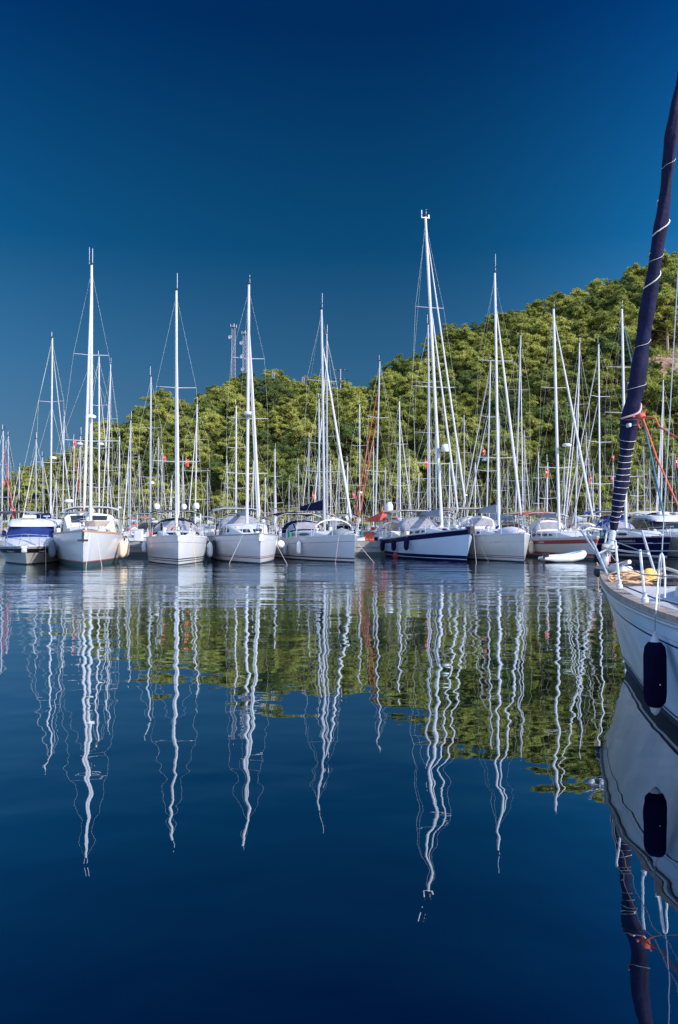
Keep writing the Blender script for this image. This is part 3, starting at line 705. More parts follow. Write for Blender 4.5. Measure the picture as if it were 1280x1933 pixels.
q = MB(); q.tube([(.25, 0, 1.55), (-.5, 0, 1.9)], .06, 6); q.box((.12, 0, 1.5), (.5, .08, .5), bev=.02); q.box((.22, 0, 1.35), (.14, .5, .1), bev=.02); q.build('anchor', DARK, r)
q = MB()
for i in range(5): q.tube([(-1.7 + math.cos(a) * (.5 + .04 * i), .5 + math.sin(a) * (.55 + .05 * i), bt.h(.12) + .35 + .06 * i) for a in np.linspace(0, 2 * PI, 15)], .04, 5)
o = q.build('rope_coil', ROPE); o.location = r.location; o.rotation_euler = r.rotation_euler; tag(o, 'big loose coil of pale rope on the foredeck of the wooden-railed yacht', 'rope')
radar(r, mp(.42) + Vector((.5, 0, 0)), .3)
q = MB(); q.tube([(-12.4, -1.5, hb(.95)), (-12.4, -1.5, hb(.95) + 2.1)], .035, 6); q.build('radar_pole', STEEL, r); radar(r, (-12.4, -1.5, hb(.95) + 2.1), .3)
B2, BT2 = r, bt
for i, (tt, s) in enumerate(((.36, 1), (.47, 1), (.60, 1))):
    fender(r, bt, tt, s, 1.25, .95, .19, FBE, ['cream sausage fender nearest the bow, right side of the wooden-railed yacht', 'middle cream fender of three on the right side of the wooden-railed yacht', 'rearmost cream fender on the right side of the wooden-railed yacht'][i])
fender(r, bt, .33, -1, 1.3, .95, .2, FGY, 'dark grey fender on the left side of the wooden-railed yacht')
mooring(r, (-.4, .3, 1.75), (1.2, -.15, 0), 'thin line dropping from the wooden-railed yacht into the water, left one'); mooring(r, (-.6, .6, 1.7), (.6, .35, 0), 'thin line dropping from the wooden-railed yacht into the water, right one')
# --- white sloop with black hood (third)
r, bt, mx_, top, ly = front('white sloop with double black waterline stripes and black arched sprayhood', (337, 41.7), 12.5, 11.8, 3.5, 1.55, 1.25, 46.3, (333, 547), 333, shape=dict(rake=.12, wl=.93, kb=.42, kw=.5, tr=.1))
hull(bt, r, [(-.7, ANTI, 2), (.04, WHITE), (.16, BLACK), (.21, WHITE), (.27, BLACK), (.33, WHITE, 5), (100.34, BLACK), (100.325, WHITE, 2)], rail=DECK)
h = bt.h
cabin(r, [(-2.2, .5, h(.2), .05), (-3.2, .95, h(.27), .30), (-4.6, 1.15, h(.4), .42), (-8.0, 1.25, h(.7), .5)], DECK, [(-4.2, -5.2), (-5.5, -6.7)], front_win=True)
sprayhood(r, -6.7, 1.45, h(.6) + .2, 1.05, 1.5, CBLACK)
bimini(r, -8.6, -11.2, 1.6, h(.9) + 1.75, h(.9), CBLACK)
mp = rig(r, bt, mx_, top, r=.115, spr=((.30, 1.35), (.60, 1.15)), stays=((.9, .25, .11, SAILW),), boomlen=4.0, cover=CBEIGE, head=1.1, lean0=ly, mast=ALU)
pulpit(r, bt); pulpit(r, bt, False); rails(r, bt, [.12, .25, .38, .51, .64, .76, .87]); deck_gear(r, bt, 2, mx_)
q = MB(); q.box((.0, 0, 1.6), (.5, .2, .12), bev=.03); q.box((.1, 0, 1.4), (.22, .12, .32), bev=.03); q.build('anchor', STEEL, r)
dome(r, (-11.0, 1.35, h(1) + 2.15), .22, .5); dome(r, (-11.0, .55, h(1) + 2.1), .19, .3); dome(r, (-10.8, -1.2, h(1) + 2.1), .2, .4)
fender(r, bt, .44, 1, 1.1, .9, .2, FWH, 'white fender on the sunlit right side of the black-hooded sloop')
fender(r, bt, .42, -1, 1.15, .6, .13, FWH, 'small white fender on the shaded left side of the black-hooded sloop')
mooring(r, (-.8, .75, 1.5), (.7, .2, 0), 'orange-tinted line hanging from the right bow of the black-hooded sloop', m=ROPET)
# --- deck saloon yacht (fourth)
r, bt, mx_, top, ly = front('white deck-saloon yacht with two furled headsails and grey portholes', (492, 42.9), 15, 12.6, 3.7, 1.62, 1.35, 47.6, (470, 536), 466, shape=dict(rake=.1, wl=.93, kb=.42, kw=.5, tr=.12))
hull(bt, r, [(-.7, ANTI, 2), (.08, WHITE), (.28, BROWN), (.33, WHITE), (.37, BROWN), (.40, WHITE, 5), (100.30, CGREY), (100.288, WHITE, 2), (100.03, CGREY)], rail=mat('grey_rail', (.2, .2, .2), .6))
h = bt.h
for tt in (.42, .68): patch(bt, tt, tt + .045, .38, .22, -1, .006, rel=True, round_=True).build('porthole', GLASS, r, smooth=False)
cabin(r, [(-2.6, .6, h(.2), .06), (-3.6, 1.0, h(.27), .42), (-5.0, 1.3, h(.4), .75), (-8.2, 1.4, h(.7), .8), (-8.6, 1.4, h(.7), .75)], DECK, [(-4.4, -5.8), (-6.2, -7.8)], front_win=True, name='deckhouse')
sprayhood(r, -7.2, 1.35, h(.6) + .6, .75, 1.4, CGREY)
bimini(r, -9.0, -11.8, 1.6, h(.9) + 1.85, h(.9), CGREY)
mp = rig(r, bt, mx_, top, r=.13, spr=((.24, 1.25), (.46, 1.25), (.70, 1.0)), stays=((.865, .1, .105, SAILW), (.80, .7, .10, SAILW)), boomlen=4.2, cover=CGREY, head=.6, lean0=ly, mast=ALU)
radar(r, mp(.47) + Vector((.4, 0, 0)), .32)
pulpit(r, bt); pulpit(r, bt, False); rails(r, bt, [.12, .25, .38, .51, .64, .76, .87]); deck_gear(r, bt, 3, mx_)
q = MB(); q.box((.05, 0, 1.55), (.6, .25, .15), bev=.03); q.box((.2, 0, 1.4), (.25, .3, .3), bev=.03); q.build('anchor', STEEL, r)
fender(r, bt, .40, -1, 1.2, .95, .16, FGR, 'dark fender on the left side of the deck-saloon yacht, nearer its bow'); fender(r, bt, .58, -1, 1.1, .95, .17, FGR, 'dark fender at the left stern quarter of the deck-saloon yacht')
fender(r, bt, .40, 1, 1.2, .5, .24, FWH, 'round white ball fender between the deck-saloon yacht and its grey neighbour', ball=True)
mooring(r, (-1.2, -.8, 1.55), (.2, -.9, 0), 'slack line falling from the left bow of the deck-saloon yacht'); mooring(r, (-1.0, .8, 1.5), (2.2, .6, 0), 'line from the right bow of the deck-saloon yacht to the water')
# --- grey sloop (fifth)
r, bt, mx_, top, ly = front('pale grey sloop with navy mainsail cover, its side turned to the camera', (670, 44.8), 22.5, 12.4, 3.9, 1.55, 1.2, 49.3, (607, 583), 613, shape=dict(rake=.06, wl=.93, kb=.45, kw=.52, tr=.1))
hull(bt, r, [(-.7, ANTI, 2), (.07, WHITE), (.17, BLACK), (.25, GREYW, 6), (100.36, BLACK), (100.34, GREYW, 2)], rail=DECK)
h = bt.h
cabin(r, [(-2.4, .5, h(.2), .04), (-3.6, .95, h(.27), .28), (-5.0, 1.15, h(.4), .42), (-8.4, 1.25, h(.7), .5)], DECK, [(-4.6, -6.2), (-6.5, -7.8)])
sprayhood(r, -7.6, 1.35, h(.65) + .35, .85, 1.4, CNAVY)
bimini(r, -9.4, -11.8, 1.5, h(.9) + 1.7, h(.9), CNAVY)
mp = rig(r, bt, mx_, top, r=.12, spr=((.28, 1.25), (.68, 1.0)), stays=((.86, .2, .115, SAILW),), boomlen=4.4, cover=CNAVY, head=1.1, lean0=ly, mast=ALUG, boomz=1.6, bag=.42)
pulpit(r, bt); pulpit(r, bt, False); rails(r, bt, [.12, .25, .38, .51, .64, .76, .87]); deck_gear(r, bt, 4, mx_)
q = MB(); q.ell((-2.0, 0, bt.h(.2) + .05), (1.1, .7, .42), 14, 6, top=True); o = q.build('covered_dinghy', CGREY); o.location = r.location; o.rotation_euler = r.rotation_euler; tag(o, 'grey covered bundle on the foredeck of the pale grey sloop', 'dinghy')
q = MB(); q.tube(arch_pts(-3.2, 1.3, bt.h(.3) + .1, .95, 10), .04, 6); q.build('hoop', WPLAS, r)
fender(r, bt, .33, -1, 1.15, .8, .14, FWH, 'white sausage fender on the side of the pale grey sloop'); fender(r, bt, .50, -1, .95, .7, .14, mat('fender_pale_blue', (.3, .36, .42), .6), 'dull blue fender near the stern of the pale grey sloop')
mooring(r, (-.9, -.6, 1.5), (.1, -.3, 0), 'pinkish line hanging straight down the grey sloop side', m=mat('pink_rope', (.5, .33, .30), .8)); mooring(r, (-.1, .2, 1.1), (.9, .9, 0), 'short line running right from the bow of the pale grey sloop')
# --- navy banded ketch (seventh)
r, bt, mx_, top, ly = front('large white yacht with broad navy sheer band and the tallest mast', (888, 44.8), 13.5, 13.2, 4.2, 1.92, 1.15, 50.5, (803, 408), 835, shape=dict(rake=.55, wl=.9, kb=.48, kw=.58))
hull(bt, r, [(-.7, ANTI, 2), (.0, NAVY), (.13, WHITE), (.17, NAVY), (.36, hullmat('hull_ice', (.48, .56, .68)), 5), (100.33, NAVY, 2), (100.04, WHITE)], rail=DECK)
h = bt.h
cabin(r, [(-2.6, .5, h(.2), .05), (-3.8, .95, h(.27), .35), (-5.2, 1.2, h(.4), .5), (-9.0, 1.3, h(.7), .6)], DECK, [(-4.6, -6.2), (-6.5, -8.2)], front_win=True)
sprayhood(r, -8.0, 1.4, h(.65) + .45, .95, 1.4, CGREY)
bimini(r, -9.6, -12.6, 1.6, h(.9) + 1.95, h(.9), CTAN)
mp = rig(r, bt, mx_, top, r=.15, spr=((.22, 1.5), (.46, 1.45), (.71, .95)), stays=((.965, .2, .09, SAILW), (.75, 1.5, .10, SAILW)), boomlen=4.8, cover=CGREY, head=.5, lean0=ly, mast=ALU, wr=.0065, bag=.3)
dome(r, mp(.25) + Vector((.5, .3, .35)), .27)
q = MB(); q.box(mp(1) + Vector((0, 0, -.12)), (.12, .55, .06), bev=.02); q.box(mp(1) + Vector((0, -.25, .12)), (.06, .06, .5), bev=.02); q.box(mp(1) + Vector((.0, .22, .0)), (.1, .11, .2), bev=.03); q.build('masthead_unit', WPLAS, r)
pulpit(r, bt); pulpit(r, bt, False); rails(r, bt, [.12, .25, .38, .51, .64, .76, .87], .62); deck_gear(r, bt, 5, mx_)
q = MB(); q.box((.0, 0, 1.95), (.6, .3, .18), bev=.03); q.box((.12, 0, 1.75), (.3, .3, .3), bev=.03); q.build('anchor', DARK, r)
for tt, z_, l_ in ((.38, 1.3, 'navy fender amidships on the navy-banded yacht, nearest its bow'), (.55, 1.2, 'navy fender on the navy-banded yacht, second from its stern'), (.78, 1.1, 'navy fender nearest the stern of the navy-banded yacht')):
    fender(r, bt, tt, -1, z_, .75, .16, CNAVY, l_)
mooring(r, (-.3, .3, 1.9), (.25, .1, 0), 'pale line hanging from the bow of the navy-banded yacht'); 
# --- white sloop (eighth)
r, bt, mx_, top, ly = front('white sloop with one square hull window and lilac covered dinghy on deck', (990, 44.8), 8.5, 12.6, 3.9, 1.62, 1.3, 50.2, (934, 514), 942, shape=dict(rake=.05, wl=.94, kb=.42, kw=.5, tr=.08))
hull(bt, r, [(-.7, ANTI, 2), (.08, WHITE), (.21, BROWN), (.26, WHITE), (.31, BROWN), (.35, CREAM, 6), (100.43, CGREY), (100.42, CREAM, 2)], rail=DECK)
h = bt.h
patch(bt, .34, .42, .48, .30, -1, .006, rel=True).build('hull_window', GLASS, r, smooth=False)
q = MB(); patch(bt, .12, .16, .42, .405, -1, .006, q, rel=True); patch(bt, .175, .18, .42, .405, -1, .006, q, rel=True); q.build('hull_emblem', BLACK, r, smooth=False)
cabin(r, [(-2.6, .5, h(.2), .05), (-3.8, .95, h(.27), .30), (-5.2, 1.2, h(.4), .45), (-9.0, 1.3, h(.7), .55)], DECK, [(-4.6, -6.2), (-6.5, -8.2)], front_win=True)
sprayhood(r, -7.2, 1.4, h(.6) + .4, 1.0, 1.5, CBEIGE)
bimini(r, -9.0, -12.0, 1.6, h(.9) + 1.95, h(.9), CTAN)
mp = rig(r, bt, mx_, top, r=.125, spr=((.29, 1.35), (.66, 1.15)), stays=((.90, .2, .12, SAILW),), boomlen=4.4, cover=CGREY, head=1.3, lean0=ly, mast=ALU, boomz=1.4, bag=.35)
pulpit(r, bt); pulpit(r, bt, False); rails(r, bt, [.12, .25, .38, .51, .64, .76, .87]); deck_gear(r, bt, 6, mx_)
q = MB(); q.ell((-2.4, .1, bt.h(.2) + .0), (1.7, .75, .5), 16, 7, top=True); o = q.build('covered_dinghy', mat('lilac_cover', (.50, .48, .54), .8, bump=.5, bscale=6)); o.location = r.location; o.rotation_euler = r.rotation_euler; tag(o, 'upturned dinghy under a lilac cover on the white sloop foredeck', 'dinghy')
mooring(r, (-4.2, -1.5, 1.5), (2.6, .1, 0), 'slack line crossing the side of the white sloop beside its hull window')
# --- red striped yacht (ninth)
r, bt, mx_, top, ly = front('cream yacht with dark red sheer and waterline bands behind the inflatable dinghy', (1127, 47.3), 5, 12.2, 3.9, 1.42, 1.15, 52.6, (1045, 582), 1056, shape=dict(rake=.5, wl=.9))
hull(bt, r, [(-.7, ANTIG, 2), (.17, CREAM), (.20, RED), (.38, CREAM, 5), (100.38, RED, 2), (100.14, CREAM)], rail=DECK)
h = bt.h
for tt in (.36, .62):
    q = patch(bt, tt, tt + .05, .31, .21, -1, .008, rel=True); q.build('porthole', STEEL, r, smooth=False)
cabin(r, [(-2.6, .5, h(.2), .05), (-3.8, .95, h(.27), .35), (-5.2, 1.2, h(.4), .45), (-9.0, 1.3, h(.7), .55)], DECK, [(-4.6, -6.2), (-6.5, -8.2)])
sprayhood(r, -7.4, 1.3, h(.6) + .4, .9, 1.4, CBEIGE)
bimini(r, -9.0, -11.6, 1.5, h(.9) + 1.85, h(.9), CRED)
mp = rig(r, bt, mx_, top, r=.14, spr=((.30, 1.25), (.65, .95)), stays=((.97, .1, .11, SAILW),), boomlen=4.2, cover=CGREY, head=.5, lean0=ly, mast=ALU, boomz=1.3)
radar(r, mp(.39) + Vector((.45, .5, 0)), .3)
pulpit(r, bt); pulpit(r, bt, False); rails(r, bt, [.12, .25, .38, .51, .64, .76, .87]); deck_gear(r, bt, 7, mx_)
fender(r, bt, .47, -1, 1.1, .9, .16, FBE, 'worn cream fender hanging on the side of the red-banded yacht')
# --- navy sloop (tenth)
r, bt, mx_, top, ly = front('dark navy hulled sloop with white name lettering, seen past the near pulpit', (1266, 47.5), 3, 12.4, 3.9, 1.42, 1.18, 53.4, (1174, 582), 1182, shape=dict(rake=.55, wl=.9))
hull(bt, r, [(-.7, ANTI, 2), (.14, WHITE), (.27, NAVY, 5), (100.40, WHITE), (100.37, NAVY, 2)], rail=TEAK, ns=24)
h = bt.h
cabin(r, [(-2.0, .5, h(.2), .06), (-3.2, .95, h(.27), .42), (-5.2, 1.2, h(.4), .52), (-9.0, 1.3, h(.7), .6)], DECK, [(-3.8, -5.2), (-5.6, -7.6)])
sprayhood(r, -7.4, 1.3, h(.6) + .4, .9, 1.4, CBLUE); bimini(r, -9.0, -11.8, 1.5, h(.9) + 1.9, h(.9), CBLUE)
mp = rig(r, bt, mx_, top, r=.135, spr=((.26, 1.3), (.54, 1.25), (.74, 1.0)), stays=((.96, .35, .09, CTEAL),), boomlen=4.2, cover=CBLUE, head=.6, lean0=ly, mast=ALU)
pulpit(r, bt); pulpit(r, bt, False); rails(r, bt, [.12, .25, .38, .51, .64, .76, .87]); deck_gear(r, bt, 8, mx_)
text_on_hull(r, bt, 'SOUTHWIND X', .31, .30, .20, -1, WPLAS)
patch(bt, .09, .13, .36, .33, -1, .006, rel=True).build('hull_emblem', WPLAS, r, smooth=False)
for i, (tt, mm, ll) in enumerate(((.3, WPLAS, 'white stowed bag on the deck of the navy sloop, nearest the furled jib'), (.42, CBLUE, 'bright blue bundle of canvas on the navy sloop side deck'))):
    q = MB(); q.ell((-bt.L * tt - 2, -1.0, bt.h(tt) + .1), (.6, .35, .45), 10, 6, top=True); o = q.build('stowed_bag', mm); o.location = r.location; o.rotation_euler = r.rotation_euler; tag(o, ll, 'bag')
# --- inflatable dinghy
dp = P(1066, 1058, 45.6); r = empty('inflatable_dinghy', (dp.x - .1, 45.6, .0), R(6)); tag(r, 'white inflatable dinghy afloat beside the red-banded yacht', 'dinghy')
q = MB(); q.tube([(-1.25, -.5, .2), (-.6, -.52, .2), (.3, -.52, .24), (.9, -.42, .36), (1.2, 0, .46), (.9, .42, .36), (.3, .52, .24), (-.6, .52, .2), (-1.25, .5, .2)], [.08, .2, .22, .22, .22, .22, .22, .2, .08], 12); q.build('tube', WPLAS, r)
q = MB(); q.box((-.2, 0, .14), (1.9, .8, .08)); q.build('floor', CGREY, r); q = MB(); q.box((-1.0, 0, .3), (.06, .8, .42)); q.build('transom', DARK, r); q = MB(); q.box((0, 0, .38), (.25, .9, .04)); q.build('seat', CGREY, r)
# --- motor cruisers
def motorboat(px, D, ang, L, B, hb, label, cover, band, roofh=2.3):
    a = R(ang); bx = P(px, 1000, D); fx, fy = math.sin(a), -math.cos(a); r = empty('motorboat', (bx.x, D, 0), math.atan2(fy, fx)); tag(r, label, 'motorboat')
    bt = Boat(L, B, hb, hb * .85, rake=1.1, wl=.82, flare=1.5, kb=.36, kw=.5, tr=.05)
    hull(bt, r, [(-.6, ANTI, 2), (.06, CREAM, 6), (100.36, band, 2), (100.13, DECK)], rail=WPLAS, railw=.08, railh=.03)
    h = bt.h
    cabin(r, [(-1.2, .6, h(.1), .05), (-2.4, 1.2, h(.2), .28), (-4.2, 1.55, h(.4), .5), (-5.0, 1.6, h(.5), .5)], DECK, name='foredeck_cabin')
    z1 = h(.4) + .44; x1 = -4.0; x2 = -5.2; z2 = roofh - .24
    # windscreen with its cover, raked
    q = MB(); rows = []
    for (x, z, w) in ((x1, z1 - .02, 1.55), (x2, z2, 1.42)):
        rows.append([(x - .9 * abs(s) ** 3, s * w, z) for s in (-1, -.8, -.4, 0, .4, .8, 1)])
    q.grid(rows); q.grid([[(a_ - .04, b_, c_) for a_, b_, c_ in rw] for rw in rows], flip=True); q.build('windscreen_cover' if cover is CBLUE2 else 'windscreen', cover, r)
    q = MB(); rg = []
    for x, w, z, th in ((x2 + .12, 1.3, z2, .06), (x2 - .25, 1.42, z2 + .12, .2), (x2 - 1.2, 1.5, z2 + .25, .2), (x2 - 3.2, 1.5, z2 + .26, .2), (x2 - 4.0, 1.45, z2 + .2, .14)):
        rg.append([(x, -w, z - .02), (x, -w * .9, z + th * .8), (x, -w * .4, z + th), (x, w * .4, z + th), (x, w * .9, z + th * .8), (x, w, z - .02), (x, w * .5, z - .04), (x, -w * .5, z - .04)])
    q.loft(rg); q.build('hardtop', DECK, r)
    for s in (1, -1):
        q = MB(); q.grid([[(-5.1, s * 1.56, h(.5) + .42), (x2 - .9, s * 1.45, z2 + .12)], [(-8.6, s * 1.62, h(.8) + .42), (-8.8, s * 1.46, z2 + .14)]], flip=s < 0); q.build('side_window', GLASS, r, smooth=False)
    q = MB(); q.box((-7.5, 0, h(.8) + .2), (5.4, B * .82, .55), bev=.1); q.build('cockpit_side', DECK, r)
    pulpit(r, bt); rails(r, bt, [.08, .16, .24, .32, .4], .45)
    q = MB(); q.box((x2 - 1.0, -.35, z2 + .55), (.5, .75, .22), bev=.06); q.box((x2 - 1.0, -.35, z2 + .42), (.2, .2, .12)); q.build('radar', WPLAS, r)
    q = MB(); q.lathe([(.05, 0), (.05, .12), (.2, .14), (.2, .2), (.02, .22)], (x2 - 1, .6, z2 + .42), 10); q.build('antenna', WPLAS, r)
    q = MB(); q.box((.02, 0, hb - .02), (.5, .34, .16), bev=.04); q.box((.2, 0, hb - .2), (.2, .26, .24), bev=.04); q.build('anchor', STEEL, r)
    return r, bt
SPIRAL = mat('spiral_canvas', (.012, .06, .22), .8); _t = SPIRAL.node_tree; _b = _t.nodes['Principled BSDF']
_c = N(_t, 'ShaderNodeTexCoord'); _m = N(_t, 'ShaderNodeMapping'); _m.inputs['Rotation'].default_value = (0, .9, 0); _w = N(_t, 'ShaderNodeTexWave', wave_type='BANDS'); _w.inputs['Scale'].default_value = .9
_t.links.new(_c.outputs['Object'], _m.inputs[0]); _t.links.new(_m.outputs[0], _w.inputs[0]); _r = N(_t, 'ShaderNodeValToRGB'); setramp(_r.color_ramp, [(.45, (.012, .06, .22)), (.75, (.015, .07, .24)), (.82, (.5, .52, .55))])
_t.links.new(_w.outputs[0], _r.inputs[0]); _t.links.new(_r.outputs[0], _b.inputs['Base Color'])
CBLUE2 = mat('windscreen_canvas', (.001, .018, .12), .7, var=.15)
r, bt = motorboat(47, 41.3, 16, 11.5, 3.9, 1.0, 'white motor cruiser with blue windscreen cover at the left edge', CBLUE2, BLACK)
for side, t0, wd in ((-1, .16, .07), (1, .13, .04)):
    q = MB(); pts = [bt.pt(t0 - wd * k / 12, bt.h(t0) - .28 + .05 * math.sin(k * 1.9) * (1.4 if k < 3 else .7), side, .01) for k in range(13)]
    q.tube(pts, .012, 4); q.build('script_emblem', WPLAS, r)
mooring(r, (-.9, .95, 1.1), (1.0, .1, 0), 'pair of worn pale lines down the motor cruiser bow', m=mat('worn_rope', (.42, .32, .28), .9)); 
r, bt = motorboat(1345, 49.5, 2, 12.0, 4.0, 1.5, 'white motor yacht with dark windscreen behind the navy sloop', GLASS, CREAM, 2.65)
# ==== rows behind ==================================================
ROWS = {'A': (65.5, True, 57.9), 'B': (76.5, False, 0), 'C': (94.5, True, 0), 'D': (105.0, False, 0)}
used = {k: [] for k in ROWS}
def back(xb, xt, yt, label, row=None, ang=None, stay=SAILW, group=None, cover=None, hood=None, mast=None, spr=2, rad=None, band=None, far=False, extra_stay=None, bim=True, hullm=None, sprl=1.0):
    cand = [row] if row else sorted(ROWS, key=lambda k: abs(2 + (995 - yt) * ROWS[k][0] / F - (13.2 if k in 'AB' else 12.4)))
    for k in cand:
        D = ROWS[k][0]; x = (xb - 640) / F * D
        if all(abs(x - u_) > 3.35 for u_ in used[k]): break
    else:
        k = max(ROWS, key=lambda kk: min([abs((xb - 640) / F * ROWS[kk][0] - u_) for u_ in used[kk]] + [99])); D = ROWS[k][0]; x = (xb - 640) / F * D
    used[k].append(x)
    D += random.uniform(-.5, .5)
    top = P(xt, yt, D); base = P(xb, 1000, D); H = top.z
    L = min(13.0, max(8.6, H * .74)); B = L * .31; hb = .95 + L * .045; hs = hb * .82; away = ROWS[k][1]
    ang = random.uniform(-5, 9) if ang is None else ang
    mx_ = L * .41
    r = root_at('sailboat', (base.x, D), mx_, ang, away); tag(r, label, 'sailboat', group or 'yachts moored in the rows behind')
    bt = Boat(L, B, hb, hs, rake=.4, wl=.92, kb=.45, kw=.55, tr=.15)
    hm = hullm or random.choice([WHITE, WHITE, CREAM, WHITE, GREYW, NAVY]); bd = band or random.choice([NAVY, BLACK, RED, BROWN, NAVY])
    hull(bt, r, [(-.5, ANTI), (.08, hm), (.16, bd), (.24, hm, 3), (100.30, bd), (100.25, hm)], rail=DECK, ns=12)
    h = bt.h
    cabin(r, [(-L * .2, .5, h(.2), .05), (-L * .3, B * .27, h(.3), .32), (-L * .68, B * .31, h(.68), .42)], DECK, [(-L * .36, -L * .62)])
    hood = hood if hood is not None else random.choice([CNAVY, CGREY, CBEIGE, CNAVY, CGREY, CTAN])
    cover = cover or random.choice([CGREY, CNAVY, CBEIGE, CGREY, CGREY, SAILW])
    sprayhood(r, -L * .6, B * .33, h(.6) + .25, .9, 1.3, hood, window=not far)
    if bim: bimini(r, -L * .75, -L * .97, B * .40, h(.9) + 1.85, h(.9), hood)
    lt = local(r, top); fw = dict(A=.0065, B=.007, C=.0075, D=.008)[k]
    ss = {1: ((.5, B * .28),), 2: ((.36, B * .30), (.67, B * .26)), 3: ((.26, B * .3), (.48, B * .3), (.72, B * .25))}[spr]
    ss = tuple((a_, b_ * sprl) for a_, b_ in ss)
    st = [(random.choice([.88, .95]), .25, .058 + .002 * (H - 10), stay)]
    if k in 'CD' and stay is SAILW and random.random() < .5: st = [(st[0][0], .25, 0, None)]
    if extra_stay: st.append((.72, 1.2, .08, extra_stay))
    mp = rig(r, bt, mx_, lt, r=(.070 + .0020 * H) * (1 if k in 'AB' else .85), spr=ss, stays=st, wr=fw, mast=mast or (random.choice([ALU, ALU, ALUG]) if k in 'AB' else random.choice([ALUG, ALUG, ALU])), cover=cover, head=random.choice([.5, .9, .7]), boomlen=L * .34, bag=random.choice([.2, .3, .36]))
    pulpit(r, bt, r=.018, n=4); pulpit(r, bt, False, r=.018, n=4)
    if not far: deck_gear(r, bt, int(xb * 7 + yt), mx_)
    if rad: radar(r, mp(rad) + Vector((.4, 0, 0)), .3)
    return r, bt, mp
back(3, 6, 812, 'sailboat with a furled red headsail, at the very left edge', row='A', stay=FLAGR, ang=-3)
back(15, 16, 822, 'sailboat with navy furled sail beside its mast, just right of the red one', stay=CNAVY)
back(68, 68, 828, 'sailboat whose slim mast rises right above the motor cruiser roof', row='B')
back(95, 99, 637, 'tall-masted sailboat between the motor cruiser and the wooden-railed yacht', row='A', rad=.38, ang=2)
back(118, 121, 785, 'sailboat with thin mast just right of the tall one at left', row='B')
back(138, 140, 832, 'sailboat with a deep red furled headsail left of the wooden-railed yacht mast', row='C', stay=FLAGR)
back(152, 152, 822, 'sailboat carrying a radar dome high on its mast, left of the wooden-railed yacht', row='D', rad=.9)
back(187, 187, 672, 'tall sailboat whose mast stands just right of the wooden-railed yacht mast', row='A', rad=.5, spr=3)
back(202, 209, 687, 'tall sailboat with slightly raked mast behind the beige deckhouse', row='B')
back(223, 226, 822, 'sailboat with short mast and furled sail behind the beige deckhouse edge', row='A', rad=.25)
back(245, 247, 792, 'sailboat with bare mast left of the black-hooded sloop', row='B', cover=SAILW, hood=CRED)
back(242, 243, 872, 'small sailboat with low mast left of the black-hooded sloop', row='C')
back(284, 285, 710, 'tall sailboat with a dark navy furled headsail beside the black-hooded sloop', row='A', stay=CNAVY, ang=-12, rad=.32)
back(298, 299, 824, 'left one of two close slim masts behind the black-hooded sloop', row='B')
back(305, 306, 846, 'right one of two close slim masts behind the black-hooded sloop', row='C', stay=CNAVY)
back(368, 372, 762, 'sailboat with wide triple spreaders just right of the black-hooded sloop mast', row='B', sprl=1.4, spr=3)
back(445, 446, 765, 'sailboat with a blue and white spiral furled headsail', row='A', stay=SPIRAL, extra_stay=CRED, ang=-9)
back(519, 519, 846, 'sailboat standing alone between the deck-saloon yacht and grey sloop', row='B', ang=8)
back(565, 563, 875, 'small sailboat behind the stern of the pale grey sloop', row='C')
back(583, 583, 827, 'sailboat with slim mast and leaning stay left of the grey sloop mast', row='B', ang=-14)
back(603, 602, 752, 'sailboat whose slim mast stands directly left of the grey sloop mast', row='C')
back(617, 617, 629, 'tall sailboat whose mast stands tight against the grey sloop mast', row='A', ang=-14, spr=3)
back(624, 624, 868, 'small sailboat with short mast just right of the grey sloop mast', row='D')
back(640, 640, 852, 'sailboat with short mast crossed by the grey sloop furled sail', row='B', ang=-10)
back(679, 679, 762, 'sailboat with a white radar ball on its mast, left of the orange stays', row='C', rad=.3, ang=7)
r_, bt_, mp_ = back(708, 717, 681, 'tall sailboat with a bright orange furled headsail and red sail cover', row='A', stay=CORNG, extra_stay=CORNG, ang=-24, cover=CRED, mast=ALUG, bim=False)
q = MB(); q.loft([[(-6.6 + .1 * a_, .5 * b_, 2.55 + c_) for a_, b_, c_ in ((0, -1, 0), (0, 1, 0), (0, .35, .75), (0, -.35, .75))], [(-4.6, -.9, 2.45), (-4.6, .9, 2.45), (-4.6, .5, 2.7), (-4.6, -.5, 2.7)]]); q.build('awning', CRED, r_)
back(705, 705, 842, 'sailboat with slim mast between the two orange stays', row='D')
r_, bt_, mp_ = back(756, 754, 756, 'sailboat right of the orange stays, forestay sloping to the right', row='B', ang=13)
back(751, 751, 850, 'short-masted sailboat tucked against the mast right of the satellite dome', row='D')
back(812, 808, 612, 'tall sailboat whose mast runs just left of the tallest one', row='A', spr=3, ang=4)
back(824, 822, 775, 'sailboat with thin mast crossing behind the tallest mast base', row='C')
back(877, 876, 782, 'sailboat between the navy-banded yacht and white sloop, radar ball halfway', row='C', ang=10, rad=.3)
back(918, 926, 679, 'tall sailboat with furled sail leaning left, left of the white sloop mast', row='A', ang=-22, rad=.42, extra_stay=SAILW)
back(945, 942, 788, 'sailboat with slim mast just right of the white sloop mast', row='C')
back(972, 983, 632, 'tall sailboat with raked grey mast and three spreaders, right of the white sloop', row='B', mast=ALUG, spr=3)
back(991, 990, 812, 'slim-masted sailboat right of the furled sail of the white sloop', row='D')
back(1017, 1016, 852, 'sailboat with a dark teal furled sail left of the red-banded yacht mast', row='C', stay=CTEAL)
back(1086, 1094, 646, 'tall sailboat with raked mast and furled sail leaning left across its neighbour', row='B', ang=-30, spr=2, extra_stay=SAILW)
back(1106, 1107, 815, 'sailboat with low mast between two tall ones right of the red-banded yacht', row='D')
